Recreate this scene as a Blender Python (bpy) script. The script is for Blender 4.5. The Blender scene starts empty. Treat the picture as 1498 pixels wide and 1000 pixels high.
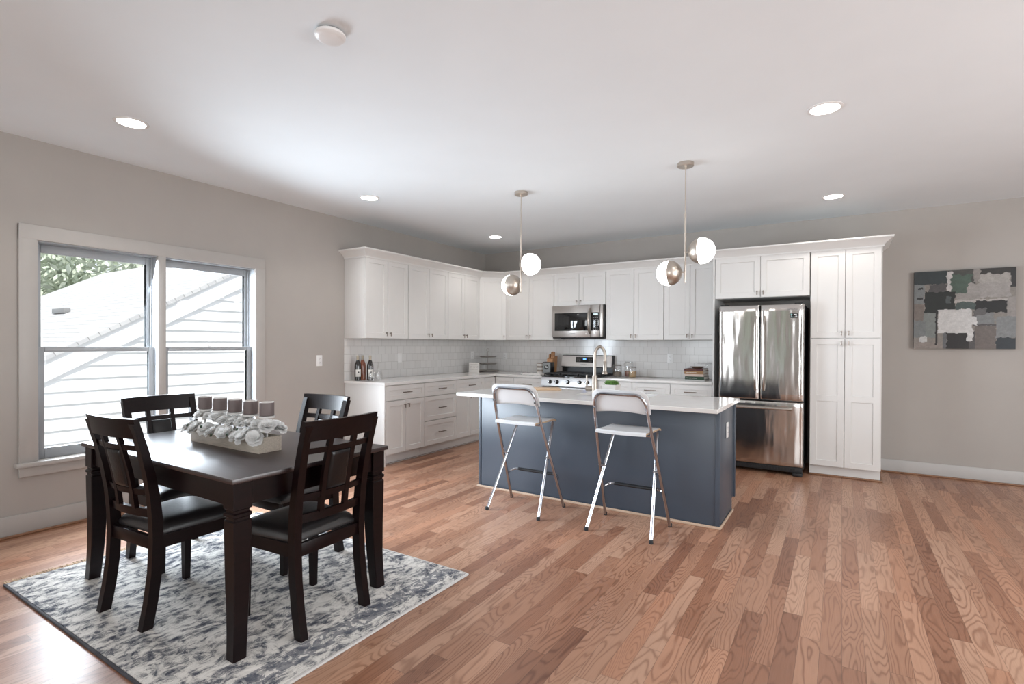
import bpy, bmesh, math, random
from mathutils import Vector, Matrix
random.seed(7)
C = bpy.context.scene.collection
PI = math.pi
H = 2.752                      # ceiling height
CT = 0.913                     # wall counter height

# ------------------------------------------------------------------ camera
cam = bpy.data.objects.new('camera', bpy.data.cameras.new('camera'))
C.objects.link(cam)
yaw, pitch, roll = .5601, -.0072, .004
fw = Vector((-math.sin(yaw)*math.cos(pitch), math.cos(yaw)*math.cos(pitch), math.sin(pitch)))
rt = Vector((math.cos(yaw), math.sin(yaw), 0)); up = rt.cross(fw)
r2 = rt*math.cos(roll) + up*math.sin(roll); u2 = -rt*math.sin(roll) + up*math.cos(roll)
cam.matrix_world = Matrix(((r2.x, u2.x, -fw.x, 4.8033), (r2.y, u2.y, -fw.y, -6.8246), (r2.z, u2.z, -fw.z, 1.3325), (0, 0, 0, 1)))
cam.data.sensor_width = 36; cam.data.lens = 767.99/1498*36
cam.data.shift_x = -.56/1498; cam.data.shift_y = 8.93/1498
cam.data.clip_start = .05
bpy.context.scene.camera = cam

# ------------------------------------------------------------------ world, sun, daylight, exposure
w = bpy.data.worlds.new('sky'); bpy.context.scene.world = w; w.use_nodes = True
bg = w.node_tree.nodes['Background']; bg.inputs[0].default_value = (.86, .93, 1, 1); bg.inputs[1].default_value = 1.15
vs = bpy.context.scene.view_settings
vs.view_transform = 'Standard'; vs.look = 'None'; vs.gamma = 1; vs.use_curve_mapping = False
vs.exposure = 0.17
def light(name, kind, loc, direction, energy, color=(1, 1, 1), **kw):
    l = bpy.data.lights.new(name, kind); l.energy = energy; l.color = color
    for k, v in kw.items(): setattr(l, k, v)
    o = bpy.data.objects.new(name, l); C.objects.link(o); o.location = loc
    o.rotation_euler = Vector(direction).to_track_quat('-Z', 'Y').to_euler()
    return o
light('sun', 'SUN', (0, 0, 9), (-.62, .25, -.9), 3.2, (1, .97, .92), angle=.01)
# daylight coming in through the openings of the room (the wide openings behind and to the right of the camera, the twin window at the left)
light('daylight_front', 'AREA', (1.3, -9.93, 1.5), (0, 1, .16), 36, (.95, .98, 1), shape='RECTANGLE', size=1.2, size_y=2.1)
light('daylight_front', 'AREA', (5.9, -9.93, 1.5), (0, 1, .16), 64, (.95, .98, 1), shape='RECTANGLE', size=1.4, size_y=2.1)
light('daylight_right', 'AREA', (8.93, -4.6, 1.45), (-1, 0, .16), 150, (.95, .98, 1), shape='RECTANGLE', size=3.6, size_y=2.0)
light('daylight_left', 'AREA', (-.3, -4.66, 1.3), (1, .5, -.38), 165, (.80, .90, 1), spread=math.radians(146), shape='RECTANGLE', size=1.6, size_y=1.5)

# ------------------------------------------------------------------ materials
def nd(nt, t, **kw):
    n = nt.nodes.new(t)
    for k, v in kw.items(): setattr(n, k, v)
    return n
def math_n(nt, op, a, b=None):
    n = nd(nt, 'ShaderNodeMath', operation=op)
    for i, v in enumerate((a, b)):
        if v is None: continue
        if isinstance(v, (int, float)): n.inputs[i].default_value = v
        else: nt.links.new(v, n.inputs[i])
    return n.outputs[0]
def mixc(nt, fac, a, b, bt='MIX'):
    n = nd(nt, 'ShaderNodeMix', data_type='RGBA', blend_type=bt)
    for s, v in ((n.inputs[0], fac), (n.inputs[6], a), (n.inputs[7], b)):
        if isinstance(v, (int, float)): s.default_value = v
        elif isinstance(v, tuple): s.default_value = (*v, 1) if len(v) == 3 else v
        else: nt.links.new(v, s)
    return n.outputs[2]
def ramp(nt, fac, stops):
    n = nd(nt, 'ShaderNodeValToRGB'); r = n.color_ramp
    while len(r.elements) < len(stops): r.elements.new(.5)
    for e, (p, c) in zip(r.elements, stops): e.position = p; e.color = (*c, 1)
    nt.links.new(fac, n.inputs[0]); return n.outputs[0]
def base(name):
    m = bpy.data.materials.new(name); m.use_nodes = True
    return m, m.node_tree, m.node_tree.nodes['Principled BSDF']
def bump(nt, b, h, strength, dist=.01):
    n = nd(nt, 'ShaderNodeBump'); n.inputs['Strength'].default_value = strength; n.inputs['Distance'].default_value = dist
    nt.links.new(h, n.inputs['Height']); nt.links.new(n.outputs[0], b.inputs['Normal'])
def noise(nt, vec, scale, detail=3, rough=.5, dist=0):
    n = nd(nt, 'ShaderNodeTexNoise'); n.inputs['Scale'].default_value = scale; n.inputs['Detail'].default_value = detail
    n.inputs['Roughness'].default_value = rough; n.inputs['Distortion'].default_value = dist
    if vec is not None: nt.links.new(vec, n.inputs['Vector'])
    return n.outputs['Fac']
def mapping(nt, vec, sc, loc=(0, 0, 0)):
    n = nd(nt, 'ShaderNodeMapping'); n.inputs['Scale'].default_value = sc; n.inputs['Location'].default_value = loc
    nt.links.new(vec, n.inputs['Vector']); return n.outputs[0]
def pmat(name, col, rough=.5, metal=0, var=.04, scale=12, bmp=0, stretch=None, coat=0, spec=.5):
    """plain procedural material: a colour that wanders a little with noise"""
    m, nt, b = base(name)
    tc = nd(nt, 'ShaderNodeTexCoord').outputs['Object']
    if stretch: tc = mapping(nt, tc, stretch)
    f = noise(nt, tc, scale)
    lo = tuple(c*(1-var) for c in col); hi = tuple(min(1, c*(1+var)) for c in col)
    nt.links.new(ramp(nt, f, [(.3, lo), (.7, hi)]), b.inputs['Base Color'])
    b.inputs['Roughness'].default_value = rough; b.inputs['Metallic'].default_value = metal
    b.inputs['Specular IOR Level'].default_value = spec
    b.inputs['Coat Weight'].default_value = coat; b.inputs['Coat Roughness'].default_value = .1
    if bmp: bump(nt, b, f, bmp, .003)
    return m
def emis(name, col, s):
    m, nt, b = base(name); b.inputs['Base Color'].default_value = (*col, 1)
    b.inputs['Emission Color'].default_value = (*col, 1); b.inputs['Emission Strength'].default_value = s
    f = noise(nt, nd(nt, 'ShaderNodeTexCoord').outputs['Object'], 6)
    nt.links.new(ramp(nt, f, [(0, tuple(c*.97 for c in col)), (1, col)]), b.inputs['Emission Color'])
    return m
def glassm(name, refl=.08, tint=(1, 1, 1)):
    m = bpy.data.materials.new(name); m.use_nodes = True; nt = m.node_tree; nt.nodes.clear()
    o = nd(nt, 'ShaderNodeOutputMaterial'); mx = nd(nt, 'ShaderNodeMixShader'); t = nd(nt, 'ShaderNodeBsdfTransparent'); g = nd(nt, 'ShaderNodeBsdfGlossy')
    t.inputs[0].default_value = (*tint, 1); g.inputs['Roughness'].default_value = .02
    lw = nd(nt, 'ShaderNodeLayerWeight'); lw.inputs[0].default_value = .35
    f = math_n(nt, 'ADD', math_n(nt, 'MULTIPLY', lw.outputs['Facing'], refl*4), refl)
    nt.links.new(f, mx.inputs[0]); nt.links.new(t.outputs[0], mx.inputs[1]); nt.links.new(g.outputs[0], mx.inputs[2]); nt.links.new(mx.outputs[0], o.inputs[0])
    return m

M = {}
M['wall'] = pmat('taupe_wall_paint', (.395, .364, .336), .75, var=.02, scale=3, bmp=.02)
M['ceiling'] = pmat('white_ceiling_paint', (.80, .845, .87), .85, var=.01, scale=3)
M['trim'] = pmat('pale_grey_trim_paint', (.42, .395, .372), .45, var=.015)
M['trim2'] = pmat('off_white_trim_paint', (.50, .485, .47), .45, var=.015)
M['sash'] = pmat('grey_window_sash', (.33, .345, .36), .4, var=.02)
M['white'] = pmat('white_cabinet_paint', (.70, .685, .665), .38, var=.012, scale=4)
M['quartz'] = pmat('white_quartz', (.74, .72, .70), .12, var=.03, scale=9, spec=.6)
M['isl'] = pmat('slate_blue_paint', (.052, .068, .092), .36, var=.03, scale=3, spec=.6)
M['black'] = pmat('black_plastic', (.008, .008, .009), .35, var=.1)
M['blackglass'] = pmat('black_glass', (.006, .007, .008), .04, var=.1, spec=.8)
M['iron'] = pmat('black_cast_iron', (.015, .015, .016), .55, var=.2, scale=60, bmp=.2)
M['nickel'] = pmat('brushed_nickel', (.50, .46, .42), .28, 1, var=.05, scale=60)
M['bronze'] = pmat('dark_nickel', (.26, .22, .19), .3, 1, var=.05, scale=60)
M['satin'] = pmat('satin_nickel', (.34, .30, .26), .32, 1, var=.05, scale=60)
M['chrome'] = pmat('chrome', (.42, .43, .46), .18, 1, var=.03)
M['champ'] = pmat('champagne_nickel', (.56, .50, .44), .34, 1, var=.03)
M['plate'] = pmat('white_plastic', (.78, .77, .76), .35, var=.01)
M['slot'] = pmat('grey_plastic', (.25, .25, .25), .4)
M['globe'] = emis('lit_opal_glass', (1, .97, .94), 8.0)
M['lens'] = emis('lit_lens', (1, .98, .95), 14.0)
M['espresso'] = pmat('espresso_wood', (.0062, .0021, .0024), .32, var=.35, scale=5, stretch=(12, 1.5, 12), spec=.24)
M['tabletop'] = pmat('espresso_tabletop', (.026, .0125, .0115), .34, var=.3, scale=5, stretch=(1.5, 12, 12), spec=1.0)
M['seatleather'] = pmat('dark_seat_leather', (.008, .006, .0065), .40, var=.25, scale=90, bmp=.3, spec=.95)
M['leather'] = pmat('dark_leather', (.005, .004, .0045), .30, var=.2, scale=90, bmp=.25, spec=.42)
M['stoolw'] = pmat('white_stool_panel', (.66, .67, .68), .35, var=.02)
M['ply'] = pmat('birch_ply_edge', (.50, .36, .24), .5, var=.15, scale=30)
M['rubber'] = pmat('black_rubber', (.01, .012, .015), .5)
M['board'] = pmat('maple_wood', (.58, .40, .25), .5, var=.15, scale=6, stretch=(2, 20, 20))
M['oakshoe'] = pmat('stained_oak_moulding', (.26, .135, .075), .4, var=.25, scale=8, stretch=(3, 3, 20))
M['rawshoe'] = pmat('raw_wood_moulding', (.52, .38, .28), .5, var=.2, scale=8, stretch=(2, 20, 20))
M['knifewood'] = pmat('honey_wood', (.40, .20, .09), .45, var=.2, scale=8, stretch=(20, 20, 2))
M['boxwood'] = pmat('whitewashed_wood', (.50, .44, .37), .6, var=.14, scale=7, stretch=(3, 22, 22))
def petal():
    m, nt, b = base('white_petal')
    tr = nd(nt, 'ShaderNodeBsdfTranslucent'); mx = nd(nt, 'ShaderNodeMixShader'); mx.inputs[0].default_value = .35
    f = noise(nt, nd(nt, 'ShaderNodeTexCoord').outputs['Object'], 40)
    c = ramp(nt, f, [(.3, (.91, .91, .90)), (.7, (.95, .95, .94))])
    nt.links.new(c, b.inputs['Base Color']); nt.links.new(c, tr.inputs[0]); b.inputs['Roughness'].default_value = .8
    nt.links.new(b.outputs[0], mx.inputs[1]); nt.links.new(tr.outputs[0], mx.inputs[2])
    nt.links.new(mx.outputs[0], nt.nodes['Material Output'].inputs[0]); return m
M['petal'] = petal()
M['leaf'] = pmat('green_leaf', (.05, .11, .055), .5, var=.3, scale=20)
M['succ'] = pmat('succulent_green', (.10, .22, .045), .5, var=.4, scale=40)
M['candle'] = pmat('mauve_grey_wax', (.155, .122, .118), .5, var=.05, scale=20)
M['candletop'] = pmat('pale_wax_top', (.55, .52, .50), .5, var=.04)
M['cup'] = pmat('milky_glass', (.75, .74, .72), .2)
M['glass'] = glassm('clear_glass', .09)
M['pane'] = glassm('window_pane', .02)
M['bottle'] = pmat('dark_bottle_glass', (.012, .008, .007), .06, var=.2, spec=.8)
M['amber'] = pmat('amber_rose_bottle', (.28, .08, .035), .08, var=.2, spec=.8)
M['foil'] = pmat('pale_gold_foil', (.42, .36, .28), .4, .4)
M['paper'] = pmat('white_paper_label', (.72, .70, .66), .7)
M['grey'] = pmat('grey_canister_label', (.22, .23, .23), .45, var=.06)
M['ceramic'] = pmat('white_ceramic', (.72, .69, .66), .25)
M['tan'] = pmat('tan_glaze', (.30, .25, .21), .35)
M['wire'] = pmat('grey_metal_tray', (.40, .37, .34), .4, .5)
M['signp'] = pmat('white_sign_face', (.62, .59, .56), .6)
M['ink'] = pmat('brown_grey_ink', (.22, .17, .15), .7)
M['cloth'] = pmat('white_cloth', (.72, .70, .68), .9, var=.06, scale=40, bmp=.3)
M['bk_maroon'] = pmat('maroon_cover', (.07, .012, .014), .5)
M['bk_tan'] = pmat('tan_cover', (.28, .15, .06), .5)
M['bk_pink'] = pmat('pale_pink_cover', (.55, .42, .36), .5, var=.1)
M['bk_green'] = pmat('dark_green_cover', (.012, .045, .02), .5)
M['bk_grey'] = pmat('grey_cover', (.45, .44, .43), .5)
M['pages'] = pmat('page_edges', (.66, .62, .57), .8, var=.1, scale=3, stretch=(1, 1, 150))
M['brown'] = pmat('brown_glaze', (.16, .10, .07), .4, var=.2)
M['lentil'] = pmat('dark_seeds', (.14, .11, .08), .8, var=.6, scale=160, bmp=.6)
M['beans'] = pmat('red_beans', (.20, .075, .045), .6, var=.6, scale=160, bmp=.6)
M['oats'] = pmat('golden_grain', (.34, .22, .10), .7, var=.6, scale=160, bmp=.6)
M['display'] = emis('blue_display', (.12, .3, 1), 2.2)
M['dimdisp'] = emis('pale_display', (.55, .7, .72), .5)
M['sinkm'] = pmat('sink_steel', (.42, .41, .40), .3, 1)
M['siding'] = pmat('white_siding', (.86, .87, .88), .6, var=.01)
M['shingle'] = None
M['ground'] = pmat('pale_ground', (.45, .44, .40), .9, var=.2, scale=2)
M['bark'] = pmat('bark', (.12, .08, .05), .9, var=.3, scale=20)
M['treeleaf'] = pmat('tree_leaves', (.60, .66, .54), .7, var=.30, scale=4)
M['ink_dark'] = pmat('black_ink', (.02, .02, .02), .5)
M['mark'] = pmat('grey_lettering', (.16, .16, .165), .4)
M['whitemark'] = pmat('white_lettering', (.75, .74, .72), .6)
M['teal'] = pmat('teal_print', (.25, .55, .52), .5)
M['rope'] = pmat('tan_fringe', (.50, .36, .24), .9, var=.3, scale=60)
M['binding'] = pmat('pale_rug_binding', (.62, .60, .58), .9, var=.1, scale=80)
M['rugback'] = pmat('dark_rug_edge', (.06, .06, .07), .9, var=.2)

def stainless(name, col, rough, wob):
    m, nt, b = base(name)
    tc = nd(nt, 'ShaderNodeTexCoord').outputs['Object']
    b.inputs['Base Color'].default_value = (*col, 1); b.inputs['Metallic'].default_value = 1; b.inputs['Roughness'].default_value = rough
    f = noise(nt, mapping(nt, tc, (1, 1, .22)), 9, 1.5)
    g = noise(nt, mapping(nt, tc, (2, 2, 300)), 3, 2)
    nt.links.new(ramp(nt, g, [(.3, tuple(c*.93 for c in col)), (.7, col)]), b.inputs['Base Color'])
    if wob: bump(nt, b, f, wob, .03)
    return m
M['steel'] = stainless('stainless_steel', (.60, .58, .56), .15, .26)
M['steel_flat'] = stainless('stainless_panel', (.52, .49, .465), .30, 0)
M['steel_range'] = stainless('stainless_range_panel', (.36, .35, .345), .38, 0)

def shingles():
    m, nt, b = base('pale_shingles')
    p = nd(nt, 'ShaderNodeTexCoord').outputs['Object']
    br = nd(nt, 'ShaderNodeTexBrick'); br.offset = .5
    br.inputs['Color1'].default_value = (.62, .62, .62, 1); br.inputs['Color2'].default_value = (.52, .52, .53, 1); br.inputs['Mortar'].default_value = (.30, .30, .30, 1)
    br.inputs['Scale'].default_value = 1; br.inputs['Mortar Size'].default_value = .006; br.inputs['Brick Width'].default_value = .3; br.inputs['Row Height'].default_value = .14
    nt.links.new(p, br.inputs['Vector']); nt.links.new(br.outputs[0], b.inputs['Base Color']); b.inputs['Roughness'].default_value = .9
    return m
M['shingle'] = shingles()

def tile():
    m, nt, b = base('white_square_tile')
    p = nd(nt, 'ShaderNodeNewGeometry').outputs['Position']
    s = nd(nt, 'ShaderNodeSeparateXYZ'); nt.links.new(p, s.inputs[0])
    u = math_n(nt, 'SUBTRACT', s.outputs[0], s.outputs[1])        # runs along either wall
    c = nd(nt, 'ShaderNodeCombineXYZ'); nt.links.new(u, c.inputs[0]); nt.links.new(math_n(nt, 'SUBTRACT', s.outputs[2], CT), c.inputs[1])
    br = nd(nt, 'ShaderNodeTexBrick'); br.offset = .5
    br.inputs['Color1'].default_value = (.66, .645, .63, 1); br.inputs['Color2'].default_value = (.70, .685, .67, 1); br.inputs['Mortar'].default_value = (.44, .42, .40, 1)
    br.inputs['Scale'].default_value = 1; br.inputs['Mortar Size'].default_value = .0016; br.inputs['Mortar Smooth'].default_value = .3
    br.inputs['Brick Width'].default_value = .108; br.inputs['Row Height'].default_value = .098
    nt.links.new(c.outputs[0], br.inputs['Vector']); nt.links.new(br.outputs[0], b.inputs['Base Color'])
    b.inputs['Roughness'].default_value = .12
    wav = noise(nt, c.outputs[0], 9, 1)
    bump(nt, b, math_n(nt, 'SUBTRACT', math_n(nt, 'MULTIPLY', wav, .35), br.outputs['Fac']), .12, .004)
    return m
M['tile'] = tile()

def floor_mat():
    m, nt, b = base('stained_oak_strip_floor')
    p = nd(nt, 'ShaderNodeNewGeometry').outputs['Position']
    s = nd(nt, 'ShaderNodeSeparateXYZ'); nt.links.new(p, s.inputs[0]); X, Y = s.outputs[0], s.outputs[1]
    W, L = .083, .85
    xr = math_n(nt, 'DIVIDE', X, W); row = math_n(nt, 'FLOOR', xr)
    wn = nd(nt, 'ShaderNodeTexWhiteNoise', noise_dimensions='1D'); nt.links.new(row, wn.inputs['W'])
    yr = math_n(nt, 'ADD', math_n(nt, 'DIVIDE', Y, L), math_n(nt, 'MULTIPLY', wn.outputs['Value'], 13.7))
    col = math_n(nt, 'FLOOR', yr)
    cv = nd(nt, 'ShaderNodeCombineXYZ'); nt.links.new(row, cv.inputs[0]); nt.links.new(col, cv.inputs[1])
    w2 = nd(nt, 'ShaderNodeTexWhiteNoise', noise_dimensions='2D'); nt.links.new(cv.outputs[0], w2.inputs['Vector'])
    rnd = w2.outputs['Value']; rc = nd(nt, 'ShaderNodeSeparateColor'); nt.links.new(w2.outputs['Color'], rc.inputs[0])
    tone = ramp(nt, rnd, [(0, (.27, .125, .075)), (.12, (.36, .175, .105)), (.5, (.46, .255, .165)), (.8, (.55, .335, .23)), (1, (.48, .24, .145))])
    # cathedral grain: contour lines of a stretched noise, different in every board
    gv = nd(nt, 'ShaderNodeCombineXYZ')
    nt.links.new(math_n(nt, 'MULTIPLY', X, 7.0), gv.inputs[0]); nt.links.new(math_n(nt, 'MULTIPLY', Y, 1.05), gv.inputs[1]); nt.links.new(math_n(nt, 'MULTIPLY', rnd, 91.0), gv.inputs[2])
    n1 = noise(nt, gv.outputs[0], 1.0, 2.2, .45, .15)
    rings = math_n(nt, 'SINE', math_n(nt, 'MULTIPLY', n1, math_n(nt, 'ADD', math_n(nt, 'MULTIPLY', rc.outputs[1], 120.0), 90.0)))
    rings = math_n(nt, 'POWER', math_n(nt, 'ADD', math_n(nt, 'MULTIPLY', rings, .5), .5), 4.0)
    fv = nd(nt, 'ShaderNodeCombineXYZ')
    nt.links.new(math_n(nt, 'MULTIPLY', X, 260.0), fv.inputs[0]); nt.links.new(math_n(nt, 'MULTIPLY', Y, 7.0), fv.inputs[1]); nt.links.new(math_n(nt, 'MULTIPLY', rnd, 31.0), fv.inputs[2])
    fine = noise(nt, fv.outputs[0], 1.0, 2, .6)
    big = noise(nt, mapping(nt, p, (1.5, .8, 1)), 1.6, 2)
    fade = noise(nt, mapping(nt, gv.outputs[0], (.8, .5, 1), (7, 3, 0)), 1.3, 2)
    g = math_n(nt, 'MULTIPLY', rings, math_n(nt, 'MULTIPLY', fade, 1.12))
    c1 = mixc(nt, g, tone, mixc(nt, 1.0, tone, (.47, .36, .30), 'MULTIPLY'))
    c2 = mixc(nt, math_n(nt, 'MULTIPLY', fine, .35), c1, mixc(nt, 1.0, c1, (.52, .46, .42), 'MULTIPLY'))
    c3 = mixc(nt, .5, c2, mixc(nt, 1.0, c2, ramp(nt, big, [(.3, (.78, .76, .75)), (.7, (1.15, 1.13, 1.1))]), 'MULTIPLY'))
    fx = math_n(nt, 'FRACT', xr); fy = math_n(nt, 'FRACT', yr)
    ex = math_n(nt, 'LESS_THAN', math_n(nt, 'MINIMUM', fx, math_n(nt, 'SUBTRACT', 1.0, fx)), .011)
    ey = math_n(nt, 'LESS_THAN', math_n(nt, 'MINIMUM', fy, math_n(nt, 'SUBTRACT', 1.0, fy)), .0014)
    gap = math_n(nt, 'MAXIMUM', ex, ey)
    c4 = mixc(nt, math_n(nt, 'MULTIPLY', gap, .55), c3, (.06, .03, .02))
    nt.links.new(c4, b.inputs['Base Color'])
    nt.links.new(math_n(nt, 'ADD', .27, math_n(nt, 'MULTIPLY', fine, .16)), b.inputs['Roughness'])
    bump(nt, b, math_n(nt, 'SUBTRACT', math_n(nt, 'MULTIPLY', rings, -.15), gap), .10, .002)
    return m
M['floor'] = floor_mat()

def rug_mat():
    m, nt, b = base('distressed_rug_pile')
    p = nd(nt, 'ShaderNodeNewGeometry').outputs['Position']
    wpn = nd(nt, 'ShaderNodeTexNoise'); wpn.inputs['Scale'].default_value = 5; wpn.inputs['Detail'].default_value = 4; nt.links.new(p, wpn.inputs['Vector'])
    wp = nd(nt, 'ShaderNodeVectorMath', operation='MULTIPLY_ADD'); wp.inputs[1].default_value = (.13, .20, 0); nt.links.new(wpn.outputs['Color'], wp.inputs[0]); nt.links.new(p, wp.inputs[2])
    q = wp.outputs[0]
    worn = noise(nt, mapping(nt, q, (4.2, 2.2, 1)), 3.5, 9, .74)
    vo = nd(nt, 'ShaderNodeTexVoronoi', feature='DISTANCE_TO_EDGE'); vo.inputs['Scale'].default_value = 7; nt.links.new(q, vo.inputs['Vector'])
    vein = math_n(nt, 'LESS_THAN', vo.outputs['Distance'], .035)
    v2 = nd(nt, 'ShaderNodeTexVoronoi', feature='F1'); v2.inputs['Scale'].default_value = 3.6; nt.links.new(q, v2.inputs['Vector'])
    rings = math_n(nt, 'SINE', math_n(nt, 'MULTIPLY', v2.outputs['Distance'], 34.0))
    fine = noise(nt, mapping(nt, q, (1, .42, 1)), 30, 8, .85)
    grain = noise(nt, p, 260, 2, .6)
    x = math_n(nt, 'ADD', worn, math_n(nt, 'MULTIPLY', math_n(nt, 'SUBTRACT', fine, .5), .95))
    x = math_n(nt, 'ADD', x, math_n(nt, 'MULTIPLY', math_n(nt, 'SUBTRACT', grain, .5), .22))
    x = math_n(nt, 'ADD', x, math_n(nt, 'MULTIPLY', rings, .035))
    c = ramp(nt, x, [(.33, (.06, .065, .085)), (.42, (.17, .175, .195)), (.485, (.36, .35, .34)), (.535, (.66, .635, .60)), (.70, (.78, .755, .72))])
    c = mixc(nt, math_n(nt, 'MULTIPLY', vein, .45), c, (.64, .62, .59))
    # navy and bluish border zones, worn away
    s = nd(nt, 'ShaderNodeSeparateXYZ'); nt.links.new(p, s.inputs[0])
    bx = math_n(nt, 'LESS_THAN', math_n(nt, 'ABSOLUTE', math_n(nt, 'SUBTRACT', s.outputs[0], 2.86)), .055)
    bn = noise(nt, mapping(nt, q, (2, 2, 1)), 14, 4, .7)
    bf = math_n(nt, 'MULTIPLY', bx, math_n(nt, 'GREATER_THAN', bn, .46))
    c = mixc(nt, math_n(nt, 'MULTIPLY', bf, .72), c, (.115, .125, .155))
    nt.links.new(c, b.inputs['Base Color']); b.inputs['Roughness'].default_value = .95; b.inputs['Specular IOR Level'].default_value = .1
    bump(nt, b, math_n(nt, 'ADD', fine, worn), .5, .006)
    return m
M['rug'] = rug_mat()

# ------------------------------------------------------------------ mesh helpers
WM = {}                                                    # world matrix of every thing root and part
class MB:
    def __init__(self): self.bm = bmesh.new(); self.mi = 0
    def face(self, pts, mi=None):
        f = self.bm.faces.new([self.bm.verts.new(p) for p in pts]); f.material_index = self.mi if mi is None else mi; return f
    def box(self, x0, x1, y0, y1, z0, z1, bev=0, mi=None, M4=None):
        v = [self.bm.verts.new((x, y, z)) for x in (x0, x1) for y in (y0, y1) for z in (z0, z1)]
        fs = []
        for idx in ((0, 1, 3, 2), (4, 6, 7, 5), (0, 4, 5, 1), (2, 3, 7, 6), (0, 2, 6, 4), (1, 5, 7, 3)):
            f = self.bm.faces.new([v[i] for i in idx]); f.material_index = self.mi if mi is None else mi; fs.append(f)
        if bev > 0:
            es = list({e for f in fs for e in f.edges})
            r = bmesh.ops.bevel(self.bm, geom=es, offset=bev, segments=2, profile=.5, affect='EDGES', clamp_overlap=True)
            v = list({vv for f in r['faces'] for vv in f.verts} | {q for q in v if q.is_valid})
        if M4 is not None: bmesh.ops.transform(self.bm, matrix=M4, verts=v)
        return self
    def loft(self, rings, mi=None, cap=True, closed=False):
        """rings of equal length joined by quads"""
        rv = [[self.bm.verts.new(p) for p in r] for r in rings]; n = len(rv[0]); k = self.mi if mi is None else mi
        R = len(rv); js = range(R if closed else R-1)
        for j in js:
            for i in range(n):
                f = self.bm.faces.new([rv[j][i], rv[j][(i+1) % n], rv[(j+1) % R][(i+1) % n], rv[(j+1) % R][i]]); f.material_index = k
        if cap and not closed:
            f = self.bm.faces.new(rv[0][::-1]); f.material_index = k; f = self.bm.faces.new(rv[-1]); f.material_index = k
        return self
    def tube(self, pts, r, n=10, mi=None, cap=True, closed=False):
        pts = [Vector(p) for p in pts]; rings = []; N = len(pts)
        rr = r if isinstance(r, (list, tuple)) else [r]*N
        t0 = (pts[1]-pts[0]).normalized()
        a = t0.orthogonal().normalized()
        for i, p in enumerate(pts):
            if closed: t = (pts[(i+1) % N]-pts[i-1]).normalized()
            elif i == 0: t = (pts[1]-pts[0]).normalized()
            elif i == N-1: t = (pts[-1]-pts[-2]).normalized()
            else: t = ((pts[i+1]-p).normalized()+(p-pts[i-1]).normalized()).normalized()
            a = (a - t*a.dot(t)).normalized(); bb = t.cross(a)
            rings.append([p + (a*math.cos(2*PI*k/n) + bb*math.sin(2*PI*k/n))*rr[i] for k in range(n)])
        return self.loft(rings, mi, cap, closed)
    def lathe(self, prof, c=(0, 0, 0), n=24, axis=None, mi=None, cap=True):
        """profile of (radius, height) turned about +Z at c, or about axis"""
        q = Vector((0, 0, 1)).rotation_difference(Vector(axis)) if axis is not None else None
        rings = []
        for r, z in prof:
            ring = []
            for k in range(n):
                v = Vector((max(r, 1e-5)*math.cos(2*PI*k/n), max(r, 1e-5)*math.sin(2*PI*k/n), z))
                if q: v = q @ v
                ring.append(v + Vector(c))
            rings.append(ring)
        return self.loft(rings, mi, cap)
    def prism(self, poly, z0, z1, mi=None):
        return self.loft([[(x, y, z0) for x, y in poly], [(x, y, z1) for x, y in poly]], mi)
    def sphere(self, c, r, nu=24, nv=14, a0=0, a1=PI, axis=None, mi=None, cap=True):
        prof = [(r*math.sin(a0+(a1-a0)*i/nv), -r*math.cos(a0+(a1-a0)*i/nv)) for i in range(nv+1)]
        return self.lathe(prof, c, nu, axis, mi, cap)
    def build(self, name, mat, parent=None, smooth=35, local=False):
        me = bpy.data.meshes.new(name)
        bmesh.ops.remove_doubles(self.bm, verts=self.bm.verts, dist=1e-6)
        bmesh.ops.recalc_face_normals(self.bm, faces=self.bm.faces)
        for f in self.bm.faces: f.smooth = True
        self.bm.to_mesh(me); self.bm.free()
        me.set_sharp_from_angle(angle=math.radians(smooth))
        for m in (mat if isinstance(mat, (list, tuple)) else [mat]): me.materials.append(M[m] if isinstance(m, str) else m)
        o = bpy.data.objects.new(name, me); C.objects.link(o)
        if parent is not None:
            o.parent = parent; mw = WM[parent]
            if not local: me.transform(mw.inverted())
            WM[o] = mw
        else: WM[o] = Matrix.Identity(4)
        return o
def tag(o, label=None, cat=None, group=None, kind=None):
    for k, v in (('label', label), ('category', cat), ('group', group), ('kind', kind)):
        if v: o[k] = v
    return o
def thing(name, loc, label, cat, group=None, rz=0):
    o = bpy.data.objects.new(name, None); C.objects.link(o); o.location = loc; o.rotation_euler = (0, 0, rz)
    o.empty_display_size = .1
    WM[o] = Matrix.Translation(loc) @ Matrix.Rotation(rz, 4, 'Z')
    return tag(o, label, cat, group)
def struct(o): return tag(o, kind='structure')
def origin_to(o, loc):
    """put a top-level mesh's origin at its base"""
    o.data.transform(Matrix.Translation(-Vector(loc))); o.location = loc; WM[o] = Matrix.Translation(loc); return o
def copy_tree(o, parent=None):
    c = o.copy(); C.objects.link(c)
    if parent is not None: c.parent = parent
    for ch in list(o.children): copy_tree(ch, c)
    return c
def place(o, loc, rz): o.location = loc; o.rotation_euler = (0, 0, rz); return o
def bez(p0, p1, p2, n=6):
    p0, p1, p2 = Vector(p0), Vector(p1), Vector(p2)
    return [p0*(1-t)**2 + p1*2*t*(1-t) + p2*t*t for t in [i/n for i in range(n+1)]]
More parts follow.
